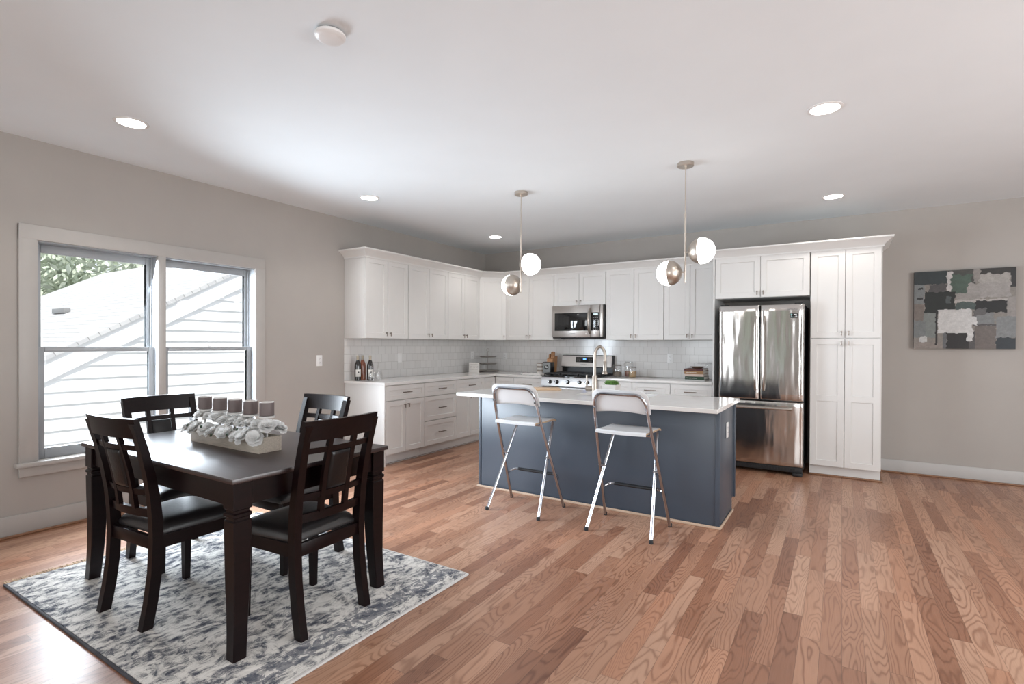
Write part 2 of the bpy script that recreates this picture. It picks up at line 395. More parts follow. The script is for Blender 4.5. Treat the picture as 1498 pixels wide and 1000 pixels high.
def lettering(text, size, mat, M4, parent, name='lettering', depth=.0008, align='CENTER'):
    cu = bpy.data.curves.new('t', 'FONT'); cu.body = text; cu.size = size; cu.extrude = depth; cu.align_x = align; cu.align_y = 'CENTER'
    to = bpy.data.objects.new('t', cu); C.objects.link(to)
    bpy.context.view_layer.update()
    me = bpy.data.meshes.new_from_object(to.evaluated_get(bpy.context.evaluated_depsgraph_get()))
    bpy.data.objects.remove(to); bpy.data.curves.remove(cu)
    me.name = name; me.transform(M4); me.materials.clear(); me.materials.append(M[mat])
    o = bpy.data.objects.new(name, me); C.objects.link(o)
    o.parent = parent; me.transform(WM[parent].inverted()); WM[o] = WM[parent]
    return o
def frame4(o, u, n):
    """matrix that lays local x along u, y up, z along n at o"""
    u = Vector(u).normalized(); n = Vector(n).normalized(); v = n.cross(u)
    return Matrix(((u.x, v.x, n.x, o[0]), (u.y, v.y, n.y, o[1]), (u.z, v.z, n.z, o[2]), (0, 0, 0, 1)))

# ------------------------------------------------------------------ setting
RX, RY = 9.0, -10.0
struct(MB().box(-.15, RX+.15, RY-.15, .15, -.12, 0).build('floor', 'floor'))
struct(MB().box(-.15, RX+.15, RY-.15, .15, H, H+.12).build('ceiling', 'ceiling'))
wy0, wy1, wz0, wz1 = -5.475, -3.847, .50, 2.055            # opening of the twin window
m = MB()
m.box(-.16, 0, RY-.15, wy0, 0, H).box(-.16, 0, wy1, .15, 0, H).box(-.16, 0, wy0, wy1, 0, wz0).box(-.16, 0, wy0, wy1, wz1, H)
struct(m.build('wall_left', 'wall'))
struct(MB().box(0, RX+.15, 0, .15, 0, H).build('wall_back', 'wall'))
m = MB()                                                    # right wall with a wide opening to daylight
m.box(RX, RX+.15, RY-.15, -6.4, 0, H).box(RX, RX+.15, -2.8, 0, 0, H).box(RX, RX+.15, -6.4, -2.8, 2.45, H).box(RX, RX+.15, -6.4, -2.8, 0, .45)
struct(m.build('wall_right', 'wall'))
m = MB()                                                    # wall behind the camera with three tall glazed openings
xs = [.7, 1.9, 2.9, 3.6, 5.2, 6.6]
m.box(0, xs[0], RY-.15, RY, 0, H)
for a, b_ in ((xs[1], xs[2]), (xs[3], xs[4])): m.box(a, b_, RY-.15, RY, .3, 2.6)
m.box(xs[0], xs[5], RY-.15, RY, 2.6, H).box(xs[0], xs[5], RY-.15, RY, 0, .3).box(xs[5], RX, RY-.15, RY, 0, H)
struct(m.build('wall_front', 'wall'))
# baseboards and shoe mouldings
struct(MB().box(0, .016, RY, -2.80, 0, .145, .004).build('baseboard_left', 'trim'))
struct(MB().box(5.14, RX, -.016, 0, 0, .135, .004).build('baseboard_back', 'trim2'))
def shoe(x0, x1, y0, y1, name, mat='oakshoe', h=.018):
    return struct(MB().box(x0, x1, y0, y1, 0, h, .006).build(name, mat))
shoe(.016, .032, RY, -2.80, 'trim_1'); shoe(5.15, RX, -.034, -.016, 'trim_2')

# twin window
win = thing('window_1', (0, -4.66, wz0), None, None); win['kind'] = 'structure'
m = MB()
for a in (-5.572, -3.857): m.box(.0, .022, a, a+.102, .49, 2.153, .003)
m.box(0, .0225, -5.572, -3.755, 2.05, 2.153, .003)
m.box(-.02, .022, -4.705, -4.645, .49, 2.052, .003)
m.build('casing', 'trim', win)
m = MB().box(-.15, .055, -5.595, -3.735, .468, .498, .006); m.build('sill', 'trim', win)
MB().box(0, .02, -5.572, -3.755, .398, .468, .003).build('apron', 'trim', win)
m = MB()
m.box(-.155, -.001, wy0-.002, wy0+.014, wz0, wz1).box(-.155, -.001, wy1-.014, wy1+.002, wz0, wz1).box(-.155, -.001, wy0, wy1, wz1-.014, wz1+.002)
m.box(-.155, -.02, -4.705, -4.645, wz0, wz1)
for a, b_ in ((-5.461, -4.705), (-4.645, -3.861)):
    m.box(-.085, -.078, a, a+.012, wz0, wz1).box(-.085, -.078, b_-.012, b_, wz0, wz1)
m.build('jamb', 'sash', win)
def sash(a, b_, z0, z1, x0, x1, bot, top, side=.04):
    q = MB()
    q.box(x0, x1, a, a+side, z0, z1, .004).box(x0, x1, b_-side, b_, z0, z1, .004)
    q.box(x0, x1, a+side, b_-side, z0, z0+bot, .004).box(x0, x1, a+side, b_-side, z1-top, z1, .004)
    o = q.build('sash', 'sash', win)
    xm = (x0+x1)/2
    MB().box(xm-.002, xm+.002, a+side-.004, b_-side+.004, z0+bot-.004, z1-top+.004).build('pane', 'pane', o)
    return o
for a, b_ in ((-5.461, -4.706), (-4.644, -3.861)):
    sash(a, b_, 1.265, wz1-.014, -.13, -.095, .032, .06)
    o = sash(a, b_, .50, 1.30, -.075, -.04, .075, .036, .044)
    q = MB().lathe([(0, 0), (.013, 0), (.013, .008), (.006, .012), (0, .012)], (-.058, (a+b_)/2, 1.301), 12)
    q.box(-.064, -.052, (a+b_)/2-.03, (a+b_)/2+.012, 1.311, 1.318, .002)
    q.build('lock', 'plate', o)

# ------------------------------------------------------------------ outside the twin window
K = .556                                                    # roof slope (rise over run), climbing towards +y
hx = -4.0
house = thing('neighbour_house', (hx-2, -2, -1.2), 'white lap-sided house with a pale shingle roof outside the window', 'house')
m = MB()
z = -1.2; k = 0
def rake_y(z): return -4.234 + (z-.9)/.589
while z < 3.3:
    z1 = z+.171; y0 = max(rake_y(z)-.02, -10); y1 = max(rake_y(z1)-.02, -10)
    if y0 > 3: break
    m.face([(hx+.033, y0, z), (hx+.033, 3.0, z), (hx+.004, 3.0, z1), (hx+.004, y1, z1)])
    m.face([(hx+.004, y0, z), (hx+.004, 3.0, z), (hx+.033, 3.0, z), (hx+.033, y0, z)])
    z = z1
m.box(hx-6.0, hx, 2.9, 3.0, -1.2, 3)
m.build('siding', 'siding', house)
ang = math.atan(K); xr = -3.93; Lr = 8.6; ya, za = -.537, 3.244
yb = -9.5; zb = za + K*(yb-ya)
def roofpt(y, off): return (y - off*math.sin(ang), za + K*(y-ya) + off*math.cos(ang))
m = MB()
pa, pb = roofpt(yb, 0), roofpt(ya, 0); pc, pd = roofpt(ya, -.05), roofpt(yb, -.05)
m.loft([[(x, q[0], q[1]) for q in (pa, pb, pc, pd)] for x in (xr+.04, xr-Lr)])
ro = m.build('roof', 'shingle', house)
# lay the shingle pattern in the roof plane
m = MB(); s1 = (ya-yb)/math.cos(ang)
m.box(-Lr, .04, -s1, 0, -.052, .002)
bpy.data.objects.remove(ro)
ro = m.build('roof', 'shingle', house, local=True)
ro.location = Vector((xr, ya, za)) - Vector(house.location); ro.rotation_euler = (ang, 0, 0)
m = MB()                                                    # fascia board along the sloping edge and soffit behind it
q0, q1 = roofpt(yb, -.055), roofpt(ya, -.055); q2, q3 = roofpt(ya, -.30), roofpt(yb, -.30)
m.loft([[(x, q[0], q[1]) for q in (q0, q1, q2, q3)] for x in (xr, xr-.03)])
m.loft([[(x, q[0], q[1]) for q in (roofpt(yb, -.24), roofpt(ya, -.24), roofpt(ya, -.30), roofpt(yb, -.30))] for x in (xr-.03, hx-.01)])
m.build('fascia', 'siding', house)
ye = 5.0
m = MB().loft([[(x, ya, za), (x, ye, za-K*(ye-ya)), (x, ye, za-K*(ye-ya)-.05), (x, ya, za-.05)] for x in (xr+.04, xr-Lr)])
m.build('roof_slope', 'shingle', house)
rx, ryy = xr-3.6, -3.0
m = MB().box(rx-.3, rx+.3, ryy-.05, ryy+.05, za+K*(ryy-ya), za+K*(ryy-ya)+.09, .01); m.build('roof_vent', 'slot', house)
tag(origin_to(MB().box(-40, -.2, -30, 20, -1.4, -1.2).build('ground', 'ground'), (-20, -5, -1.2)), kind='structure')
def tree(name, loc, r, h, n, label, group=None, flat=1.0):
    t = thing(name, loc, label, 'tree', group)
    rg = random.Random(int(abs(loc[0]*13+loc[1]*7)))
    x, y, z0 = loc
    MB().tube([(x, y, z0), (x+.1, y, z0+h*.5), (x, y+.1, z0+h*.8)], [.18, .12, .05], 8).build('trunk', 'bark', t)
    m = MB(); cl = [(Vector((rg.gauss(0, .42), rg.gauss(0, .42), rg.gauss(0, .30)))*r) for _ in range(26)]
    for _ in range(n):
        c = cl[rg.randrange(26)] + Vector((rg.gauss(0, 1), rg.gauss(0, 1), rg.gauss(0, 1)))*r*.14
        c = Vector((x, y, z0+h)) + Vector((c.x, c.y, c.z*flat))
        a = Vector((rg.gauss(0, 1), rg.gauss(0, 1), rg.gauss(0, 1))).normalized(); b_ = a.orthogonal().normalized(); s = rg.uniform(.09, .17)
        m.face([c-a*s, c+b_*s*.45, c+a*s, c-b_*s*.45])
    m.build('crown', 'treeleaf', t); return t
tree('tree', (-15.5, -.5, -1.2), 3.6, 4.9, 6500, 'leafy tree rising behind the roof, seen at the top of the window')
tree('tree', (-4.2, -13.0, -1.2), 2.0, 3.4, 2200, 'leafy tree outside the window past the left edge, mirrored in the microwave')
tree('tree', (3.2, -14.0, -1.2), 2.6, 3.2, 2600, 'leafy tree outside behind the viewer, mirrored in the fridge doors')

# ------------------------------------------------------------------ shaker doors and hardware
Z = Vector((0, 0, 1))
def door(parent, name, o, u, n, wd, z0, z1, mid=None, knob=None, pull=False, rail=.057, gap=.002, th=.02):
    """shaker front: o = lower left corner on the cabinet face (seen from the front), u along the width, n outwards"""
    U = Vector(u).normalized(); N = Vector(n).normalized(); O = Vector((o[0], o[1], 0))
    a, b_, z0, z1 = gap, wd-gap, z0+gap, z1-gap
    P = lambda s, z, d: O + U*s + Z*z + N*d
    m = MB(); rc = .008
    holes = [(z0+rail, z1-rail)] if mid is None else [(z0+rail, mid-rail/2), (mid+rail/2, z1-rail)]
    e = .0015
    def ring(s0, s1, t0, t1, d): return [P(s0, t0, d), P(s1, t0, d), P(s1, t1, d), P(s0, t1, d)]
    # sides with a small chamfer, then the front strips
    m.loft([ring(a, b_, z0, z1, .001), ring(a, b_, z0, z1, th-e), ring(a+e, b_-e, z0+e, z1-e, th)], cap=False)
    m.face(ring(a, b_, z0, z1, .001))
    A, B, Z0, Z1 = a+e, b_-e, z0+e, z1-e
    m.face(ring(A, a+rail, Z0, Z1, th)); m.face(ring(b_-rail, B, Z0, Z1, th))
    zz = [Z0] + [v for h in holes for v in h] + [Z1]
    for i in range(0, len(zz), 2): m.face(ring(a+rail, b_-rail, zz[i], zz[i+1], th))
    for h0, h1 in holes:
        m.loft([ring(a+rail, b_-rail, h0, h1, th), ring(a+rail+.003, b_-rail-.003, h0+.003, h1-.003, th-rc)], cap=False)
        m.face(ring(a+rail+.003, b_-rail-.003, h0+.003, h1-.003, th-rc))
    d = m.build(name, 'white', parent, smooth=20)
    if knob:
        side, kz, dz = knob
        s = rail/2+a if side == 'l' else b_-rail/2
        p = P(s, kz, th)
        q = MB().tube([p, p+N*.018, p+N*.030], [.0055, .0055, .0085], 10)
        q.tube([p+N*.026-Z*(.008 if dz < 0 else -.008)*-1, p+N*.026+Z*dz*.036], .0055, 10)
        q.build('knob', 'bronze', d)
    if pull:
        s = (a+b_)/2; pz = (z0+z1)/2; q = MB()
        for t in (-.045, .045): q.tube([P(s+t, pz, th), P(s+t, pz, th+.028)], .0045, 8)
        q.tube([P(s-.07, pz, th+.028), P(s+.07, pz, th+.028)], .0058, 10)
        q.build('handle', 'bronze', d)
    return d
UD, BD = .345, .635                                         # front of the wall units and of the base units
UB, CTOP = 1.3945, 2.297
# ---- wall units on the left wall
def upper_left(y0, y1, label, split=None):
    t = thing('upper_cabinet', (0, (y0+y1)/2, UB), label, 'cabinet', 'white wall cabinets')
    MB().box(.002, UD-.021, y0+.001, y1-.001, UB, CTOP, .001).build('cabinet_body', 'white', t)
    c = (y0+y1)/2
    door(t, 'door', (UD-.02, y0+.002), (0, 1, 0), (1, 0, 0), c-y0-.002, UB, CTOP, knob=('r', UB+.062, -1))
    door(t, 'door', (UD-.02, c), (0, 1, 0), (1, 0, 0), y1-c-.002, UB, CTOP, knob=('l', UB+.062, -1))
    return t
upper_left(-2.775, -2.094, 'white two-door upper cabinet at the free end of the left wall, above the wine bottles')
upper_left(-2.094, -1.331, 'widest white two-door upper cabinet on the left wall, between two narrower ones')
upper_left(-1.331, -.611, 'white two-door upper cabinet on the left wall beside the diagonal corner cabinet')
t = thing('corner_cabinet', (.3, -.3, UB), 'single-door upper cabinet set diagonally across the room corner', 'cabinet', 'white wall cabinets')
f0 = Vector((UD-.02, -.609)); f1 = Vector((.618, -UD+.02)); fd = (f1-f0); fn = Vector((fd.y, -fd.x)).normalized()
g0 = f0; g1 = f1
MB().prism([(.002, -.002), (.002, -.609), (g0.x, g0.y), (g1.x, g1.y), (.618, -.002)], UB, CTOP).build('cabinet_body', 'white', t)
door(t, 'door', (f0.x+fd.normalized().x*.008, f0.y+fd.normalized().y*.008), (fd.x, fd.y, 0), (fn.x, fn.y, 0), fd.length-.016, UB, CTOP, knob=('r', UB+.062, -1))
# ---- wall units on the back wall
def upper_back(x0, x1, z0, label, dep=UD, cat='cabinet', gapl=.002):
    t = thing('upper_cabinet', ((x0+x1)/2, 0, z0), label, cat, 'white wall cabinets')
    MB().box(x0+.001, x1-.001, -dep+.021, -.002, z0, CTOP, .001).build('cabinet_body', 'white', t)
    c = (x0+x1)/2
    door(t, 'door', (x0+gapl, -dep+.02), (1, 0, 0), (0, -1, 0), c-x0-gapl, z0, CTOP, knob=('r', z0+.062, -1))
    door(t, 'door', (c, -dep+.02), (1, 0, 0), (0, -1, 0), x1-c-.002, z0, CTOP, knob=('l', z0+.062, -1))
    return t
upper_back(.6195, 1.4155, UB, 'white two-door upper cabinet between the diagonal corner cabinet and the microwave')
upper_back(1.4155, 2.1785, 1.86, 'short white two-door cabinet directly above the microwave')
upper_back(2.1785, 2.9415, UB, 'white two-door upper cabinet just right of the microwave, above the glass jars')
upper_back(2.9415, 3.573, UB, 'white two-door upper cabinet above the stack of books, left of the fridge')
upper_back(3.596, 4.524, 1.848, 'wide low white two-door cabinet directly above the fridge', BD)
t = tag(origin_to(MB().box(3.575, 3.595, -BD, -.002, 0, CTOP, .001).build('end_panel', 'white'), (3.585, -.3, 0)), 'tall white panel standing between the counter and the fridge', 'panel')
# ---- pantry
t = thing('pantry_cabinet', (4.83, -.3, 0), 'tall white four-door pantry cabinet right of the fridge', 'cabinet')
px0, px1 = 4.5264, 5.1343
MB().box(px0+.001, px1, -BD+.021, -.002, .112, CTOP, .001).box(px0+.001, px1-.002, -.565, -.002, 0, .112).build('cabinet_body', 'white', t)
pc_ = (px0+px1)/2
for a, b_, sd in ((px0+.004, pc_, 'r'), (pc_, px1-.008, 'l')):
    door(t, 'door', (a, -BD+.02), (1, 0, 0), (0, -1, 0), b_-a, .112, 1.402, mid=.80, knob=(sd, 1.402-.062, 1))
    door(t, 'door', (a, -BD+.02), (1, 0, 0), (0, -1, 0), b_-a, 1.408, CTOP, knob=(sd, 1.408+.062, -1))
shoe(px0, px1+.02, -.585, -.566, 'trim_3'); shoe(px1+.001, px1+.02, -.566, -.034, 'trim_4')
# ---- crown moulding along all wall units
prof = [(0, 0), (.010, 0), (.010, .016), (.020, .030), (.045, .052), (.066, .070), (.080, .078), (.084, .084), (.084, .096), (0, .096)]
path = [(.004, -2.775), (UD, -2.775), (UD, -.601), (.612, -UD), (3.585, -UD), (3.585, -BD), (px1, -BD), (px1, -.004)]
outs = []
def nrm(a, b_): d = (Vector(b_)-Vector(a)).normalized(); return Vector((d.y, -d.x))
for i, p in enumerate(path):
    n0 = nrm(path[max(i-1, 0)], path[max(i, 1)]); n1 = nrm(path[min(i, len(path)-2)], path[min(i+1, len(path)-1)])
    b_ = (n0+n1).normalized(); outs.append(b_/max(.3, b_.dot(n0)))
m = MB()
m.loft([[(p[0]+o.x*d, p[1]+o.y*d, 2.289+h) for d, h in prof] for p, o in zip(path, outs)])
tag(origin_to(m.build('crown_moulding', 'white', smooth=25), (1.5, -.3, 2.289)), 'white crown moulding running along the tops of all the upper cabinets', 'moulding')
# ---- base units
def base_unit(o, u, n, wd, kind, label, dep=.61):
    """o: front left corner on the floor at the face plane"""
    U = Vector((*u, 0)); N = Vector((*n, 0)); O = Vector((*o, 0))
    t = thing('base_cabinet', tuple(O+U*wd/2-N*dep/2), label, 'cabinet', 'white base cabinets')
    m = MB(); R = lambda s0, s1, d0, d1: [tuple((O+U*s+N*d).to_2d()) for s, d in ((s0, d0), (s1, d0), (s1, d1), (s0, d1))]
    m.prism(R(.001, wd-.001, -.022, -dep-.018), .115, .8815)
    m.build('cabinet_body', 'white', t)
    MB().prism(R(.001, wd-.001, -.075, -.090), 0, .115).build('toe_kick', 'white', t)
    fo = tuple((O-N*.02).to_2d())
    if kind == 'drawers':
        for a, b_ in ((.121, .412), (.416, .705), (.709, .8735)): door(t, 'drawer', fo, U, N, wd, a, b_, pull=True, rail=.05)
    elif kind == 'corner':
        door(t, 'door', fo, U, N, wd, .121, .8735)
    else:
        door(t, 'drawer', fo, U, N, wd, .709, .8735, pull=True, rail=.05)
        if kind == 'two':
            door(t, 'door', fo, U, N, wd/2, .121, .705, knob=('r', .705-.05, -1))
            door(t, 'door', tuple(Vector(fo)+U.to_2d()*wd/2), U, N, wd/2, .121, .705, knob=('l', .705-.05, -1))
        else:
            door(t, 'door', fo, U, N, wd, .121, .705, knob=('r', .705-.05, -1))
    return t
L = lambda y0, y1, kind, label: base_unit((BD, y0), (0, 1), (1, 0), y1-y0, kind, label)
L(-2.745, -2.127, 'two', 'white base cabinet, one drawer over two doors, below the wine bottles')
L(-2.127, -1.515, 'drawers', 'white base cabinet with three stacked drawers on the left run')
L(-1.515, -.905, 'two', 'white base cabinet with one drawer over two doors, right of the three-drawer unit')
L(-.905, -.637, 'corner', 'narrow white corner base cabinet panel on the left run below the tiered tray')
B = lambda x0, x1, kind, label: base_unit((x0, -BD), (1, 0), (0, -1), x1-x0, kind, label)
B(.637, .946, 'corner', 'white corner base cabinet panel on the back run beside the tiered tray')
B(.946, 1.412, 'one', 'white base cabinet with one drawer immediately left of the range')
B(2.184, 2.640, 'one', 'white base cabinet with one drawer immediately right of the range')
B(2.640, 3.105, 'one', 'white base cabinet with one drawer in the middle between range and fridge')
B(3.105, 3.573, 'one', 'white base cabinet with one drawer beside the fridge panel, below the books')
tag(origin_to(MB().box(.004, .632, -2.765, -2.747, 0, .8815, .001).build('end_panel', 'white'), (.3, -2.756, 0)), 'white side panel closing the free end of the left base cabinets', 'panel')
shoe(.546, .560, -2.745, -.55, 'trim_5'); shoe(.55, 1.41, -.560, -.546, 'trim_6'); shoe(2.19, 3.57, -.560, -.546, 'trim_7')
# ---- worktops and backsplash
m = MB(); m.prism([(.002, -.002), (.002, -2.777), (.650, -2.777), (.650, -.650), (1.413, -.650), (1.413, -.002)], .883, CT)
tag(origin_to(m.build('worktop', 'quartz'), (.3, -1.3, .883)), 'white quartz worktop turning the corner from the left wall to the range', 'worktop')
tag(origin_to(MB().box(2.184, 3.573, -.650, -.002, .883, CT, .002).build('worktop', 'quartz'), (2.9, -.3, .883)), 'short white quartz worktop between the range and the fridge panel', 'worktop')
struct(MB().box(.001, .009, -2.777, -.001, CT+.001, UB-.001).build('trim_8', 'tile'))
struct(MB().box(.009, 3.574, -.009, -.001, CT+.001, UB-.001).box(1.416, 2.178, -.009, -.001, UB-.001, 1.5).build('trim_9', 'tile'))

# ------------------------------------------------------------------ outlets
def outlet(c, u, n, label, sw=False):
    U = Vector(u); N = Vector(n); c = Vector(c)
    t = thing('outlet' if not sw else 'light_switch', tuple(c), label, 'outlet' if not sw else 'switch')
    F = Matrix(((U.x, 0, N.x, c.x), (U.y, 0, N.y, c.y), (0, 1, N.z, c.z), (0, 0, 0, 1)))
    m = MB(); m.box(-.036, .036, -.059, .059, .0005, .006, .002, M4=F); m.build('cover_plate', 'plate', t)
    m = MB()
    if sw: m.box(-.016, .016, -.033, .033, .006, .0085, .001, M4=F)
    else:
        for s in (-.02, .02): m.box(-.016, .016, s-.014, s+.014, .0055, .008, .003, M4=F)
    o = m.build('rocker' if sw else 'socket', 'plate', t)
    if not sw:
        m = MB()
        for s in (-.02, .02):
            m.box(-.008, -.005, s-.002, s+.007, .0078, .0086, M4=F).box(.005, .008, s-.002, s+.007, .0078, .0086, M4=F).box(-.002, .002, s-.010, s-.006, .0078, .0086, M4=F)
        m.build('slots', 'slot', o)
outlet((0, -3.112, 1.147), (0, 1, 0), (1, 0, 0), 'white outlet on the bare left wall between the window and the cabinets')
outlet((.009, -1.895, 1.155), (0, 1, 0), (1, 0, 0), 'white switch plate on the left tile backsplash right of the wine glasses', True)
outlet((.009, -.34, 1.165), (0, 1, 0), (1, 0, 0), 'white outlet on the left tile backsplash above the small sign')
outlet((.40, -.009, 1.145), (1, 0, 0), (0, -1, 0), 'white outlet on the back tiles just right of the tiered tray')
outlet((2.934, -.009, 1.159), (1, 0, 0), (0, -1, 0), 'white outlet on the back tiles between the jars and the books')
outlet((4.0635, -2.548, .683), (0, 1, 0), (1, 0, 0), 'white outlet on the end panel of the blue island')

# ------------------------------------------------------------------ refrigerator
fr = thing('refrigerator', (4.08, -.4, 0), 'stainless steel french-door refrigerator with bottom freezer drawer', 'refrigerator')
fx0, fx1, fy = 3.672, 4.482, -.795
MB().box(fx0, fx1, -.715, -.03, .06, 1.752, .004).build('cabinet_body', 'black', fr)
def bulge(parent, name, x0, x1, z0, z1, y, yb, bow, mat='steel'):
    """door skin: slightly bowed front with rounded edges"""
    n, k = 18, 14; R = .022; m = MB(); rows = []
    for j in range(k+1):
        z = z0+(z1-z0)*j/k; row = []
        for i in range(n+1):
            s = i/n; x = x0+(x1-x0)*s
            d = min(x-x0, x1-x, R*1.0); e = min(z-z0, z1-z, .012)
            off = R-math.sqrt(max(0, R*R-(R-d)**2)) if d < R else 0
            off += .012-math.sqrt(max(0, .012**2-(.012-e)**2)) if e < .012 else 0
            row.append((x, y - bow*(1-(2*s-1)**2) + off, z))
        rows.append(row)
    xs_ = sorted(set([x0, x0+.004, x0+.010, x0+.022] + [x0+(x1-x0)*i/n for i in range(2, n-1)] + [x1-.022, x1-.010, x1-.004, x1]))
    zs_ = sorted(set([z0, z0+.004, z0+.012] + [z0+(z1-z0)*j/k for j in range(1, k)] + [z1-.012, z1-.004, z1]))
    def yy(x, z):
        s = (x-x0)/(x1-x0); d = min(x-x0, x1-x); e = min(z-z0, z1-z); off = 0
        if d < R: off += R-math.sqrt(max(0, R*R-(R-d)**2))
        if e < .012: off += .012-math.sqrt(max(0, .012**2-(.012-e)**2))
        return y - bow*(1-(2*s-1)**2) + off
    bm = m.bm
    g = [[bm.verts.new((x, yy(x, z), z)) for x in xs_] for z in zs_]
    bk = [[bm.verts.new((x, yb, z)) for x in (x0, x1)] for z in (z0, z1)]
    for j in range(len(zs_)-1):
        for i in range(len(xs_)-1): bm.faces.new([g[j][i], g[j][i+1], g[j+1][i+1], g[j+1][i]])
    bm.faces.new([bk[0][0], bk[0][1]] + g[0][::-1]); bm.faces.new(([bk[1][0], bk[1][1]] + g[-1][::-1])[::-1])
    bm.faces.new([bk[0][0]] + [r[0] for r in g] + [bk[1][0]]); bm.faces.new(([bk[0][1]] + [r[-1] for r in g] + [bk[1][1]])[::-1])
    bm.faces.new([bk[0][0], bk[1][0], bk[1][1], bk[0][1]])
    return m.build(name, mat, parent, smooth=50)
fc = 4.078
dl = bulge(fr, 'door', fx0, fc-.003, .765, 1.752, fy, -.72, .006)
dr = bulge(fr, 'door', fc+.003, fx1, .765, 1.752, fy, -.72, .006)
dz = bulge(fr, 'freezer_drawer', fx0, fx1, .095, .752, fy, -.72, .006)
for d, hx_ in ((dl, fc-.040), (dr, fc+.040)):
    q = MB(); pts = bez((hx_, fy-.004, .865), (hx_, fy-.048, .90), (hx_, fy-.048, 1.02)) + bez((hx_, fy-.048, 1.50), (hx_, fy-.048, 1.60), (hx_, fy-.004, 1.635))
    q.tube(pts, .0115, 10); q.build('handle', 'nickel', d)
q = MB(); hz = .685
q.tube([(fx0+.10, fy-.045, hz), (fx1-.10, fy-.045, hz)], .0125, 10)
for hx_ in (fx0+.12, fx1-.12): q.box(hx_-.022, hx_+.022, fy-.046, fy+.002, hz-.016, hz+.016, .004)
q.build('handle', 'nickel', dz)
m = MB().box(fx0+.01, fx1-.01, -.77, -.70, .035, .09, .004)
for i in range(26): m.box(fx0+.05+i*.027, fx0+.066+i*.027, -.774, -.769, .05, .078)
m.build('base_grille', 'iron', fr)
m = MB()
for q_ in (fx0+.05, fx1-.05): m.box(q_-.045, q_+.045, -.80, -.68, .004, .036, .006)
m.build('foot', 'iron', fr)
m = MB().box(fx0+.01, fx0+.09, -.76, -.66, 1.752, 1.768, .004).box(fx1-.09, fx1-.01, -.76, -.66, 1.752, 1.768, .004); m.build('hinge_cover', 'black', fr)
cp = MB().box(fx1-.125, fx1-.055, fy-.0075, fy-.002, 1.612, 1.658, .001).build('control_panel', 'blackglass', dr)
MB().lathe([(0, 0), (.008, 0), (.008, .001), (0, .001)], (fx1-.112, fy-.0078, 1.645), 14, (0, -1, 0)).box(fx1-.12, fx1-.095, fy-.0088, fy-.0075, 1.618, 1.624).build('symbol', 'teal', cp)
MB().box(fx1-.09, fx1-.065, fy-.0088, fy-.0075, 1.640, 1.650).box(fx1-.088, fx1-.06, fy-.0088, fy-.0075, 1.618, 1.624).build('symbol', 'whitemark', cp)
lettering('SAMSUNG', .021, 'mark', frame4((fx1-.105, fy-.0065, 1.70), (1, 0, 0), (0, -1, 0)), dr)

# ------------------------------------------------------------------ microwave
mw = thing('microwave', (1.8, -.2, 1.415), 'stainless over-the-range microwave with black window', 'microwave')
mx0, mx1, mz0, mz1 = 1.418, 2.176, 1.432, 1.8585
MB().box(mx0, mx1, -.375, -.012, mz0-.015, mz1, .003).build('case', 'black', mw)
d = MB().box(mx0, 1.992, -.405, -.376, mz0, mz1, .004).build('door', 'steel_flat', mw)
wnd = MB().box(mx0+.045, 1.965, -.4075, -.4045, mz0+.085, mz1-.10, .001).build('window', 'blackglass', d)
MB().box(1.995, 2.120, -.405, -.376, mz0, mz1, .004).box(2.122, mx1-.012, -.401, -.376, mz0, mz1, .004).build('fascia', 'steel_flat', mw)
p = MB().box(2.0, 2.117, -.4075, -.4045, mz0+.085, mz1-.10, .001).build('control_panel', 'blackglass', mw)
MB().box(2.035, 2.10, -.4088, -.4074, mz1-.135, mz1-.115).build('display', 'dimdisp', p)
m = MB()
for i in range(3):
    for j in range(7): m.box(2.03+i*.026, 2.045+i*.026, -.4084, -.4074, mz0+.10+j*.025, mz0+.108+j*.025)
m.build('buttons', 'slot', p)
m = MB(); pts = bez((1.982, -.40, mz0+.05), (1.982, -.455, mz0+.08), (1.982, -.458, (mz0+mz1)/2)) + bez((1.982, -.458, (mz0+mz1)/2), (1.982, -.455, mz1-.08), (1.982, -.40, mz1-.05))[1:]
m.tube(pts, .0135, 10); m.build('handle', 'nickel', d)
lettering('SAMSUNG', .018, 'mark', frame4((1.73, -.4062, mz0+.045), (1, 0, 0), (0, -1, 0)), d)
m = MB().lathe([(0, 0), (.011, 0), (.011, .001), (0, .001)], (1.93, -.405, mz0+.045), 14, (0, -1, 0)); m.build('badge', 'whitemark', d)
MB().box(mx0+.1, mx1-.1, -.33, -.1, mz0-.021, mz0-.015).build('vent_grille', 'iron', mw)

# ------------------------------------------------------------------ range
ra = thing('gas_range', (1.8, -.35, 0), 'stainless gas range with five black knobs and a tall backguard', 'stove')
rx0, rx1 = 1.4165, 2.1805
MB().box(rx0, rx1, -.64, -.02, .02, .905, .003).build('body', 'black', ra)
ct_ = MB().box(rx0, rx1, -.685, -.09, .905, .918, .003).build('cooktop', 'blackglass', ra)
for gx in (1.545, 1.80, 2.055):
    q = MB()
    for yy_ in (-.63, -.52, -.40, -.28, -.16): q.box(gx-.118, gx+.118, yy_-.006, yy_+.006, .938, .952, .003)
    for xx_ in (gx-.115, gx, gx+.115): q.box(xx_-.006, xx_+.006, -.63, -.16, .938, .952, .003)
    for xx_ in (gx-.112, gx+.112):
        for yy_ in (-.625, -.165): q.box(xx_-.007, xx_+.007, yy_-.007, yy_+.007, .918, .94)
    q.build('grate', 'iron', ra)
for bx_, by_ in ((1.545, -.52), (1.545, -.27), (1.80, -.40), (2.055, -.52), (2.055, -.27)):
    MB().lathe([(0, 0), (.045, 0), (.045, .006), (.033, .008), (.033, .016), (0, .017)], (bx_, by_, .918), 18).build('burner', 'iron', ra)
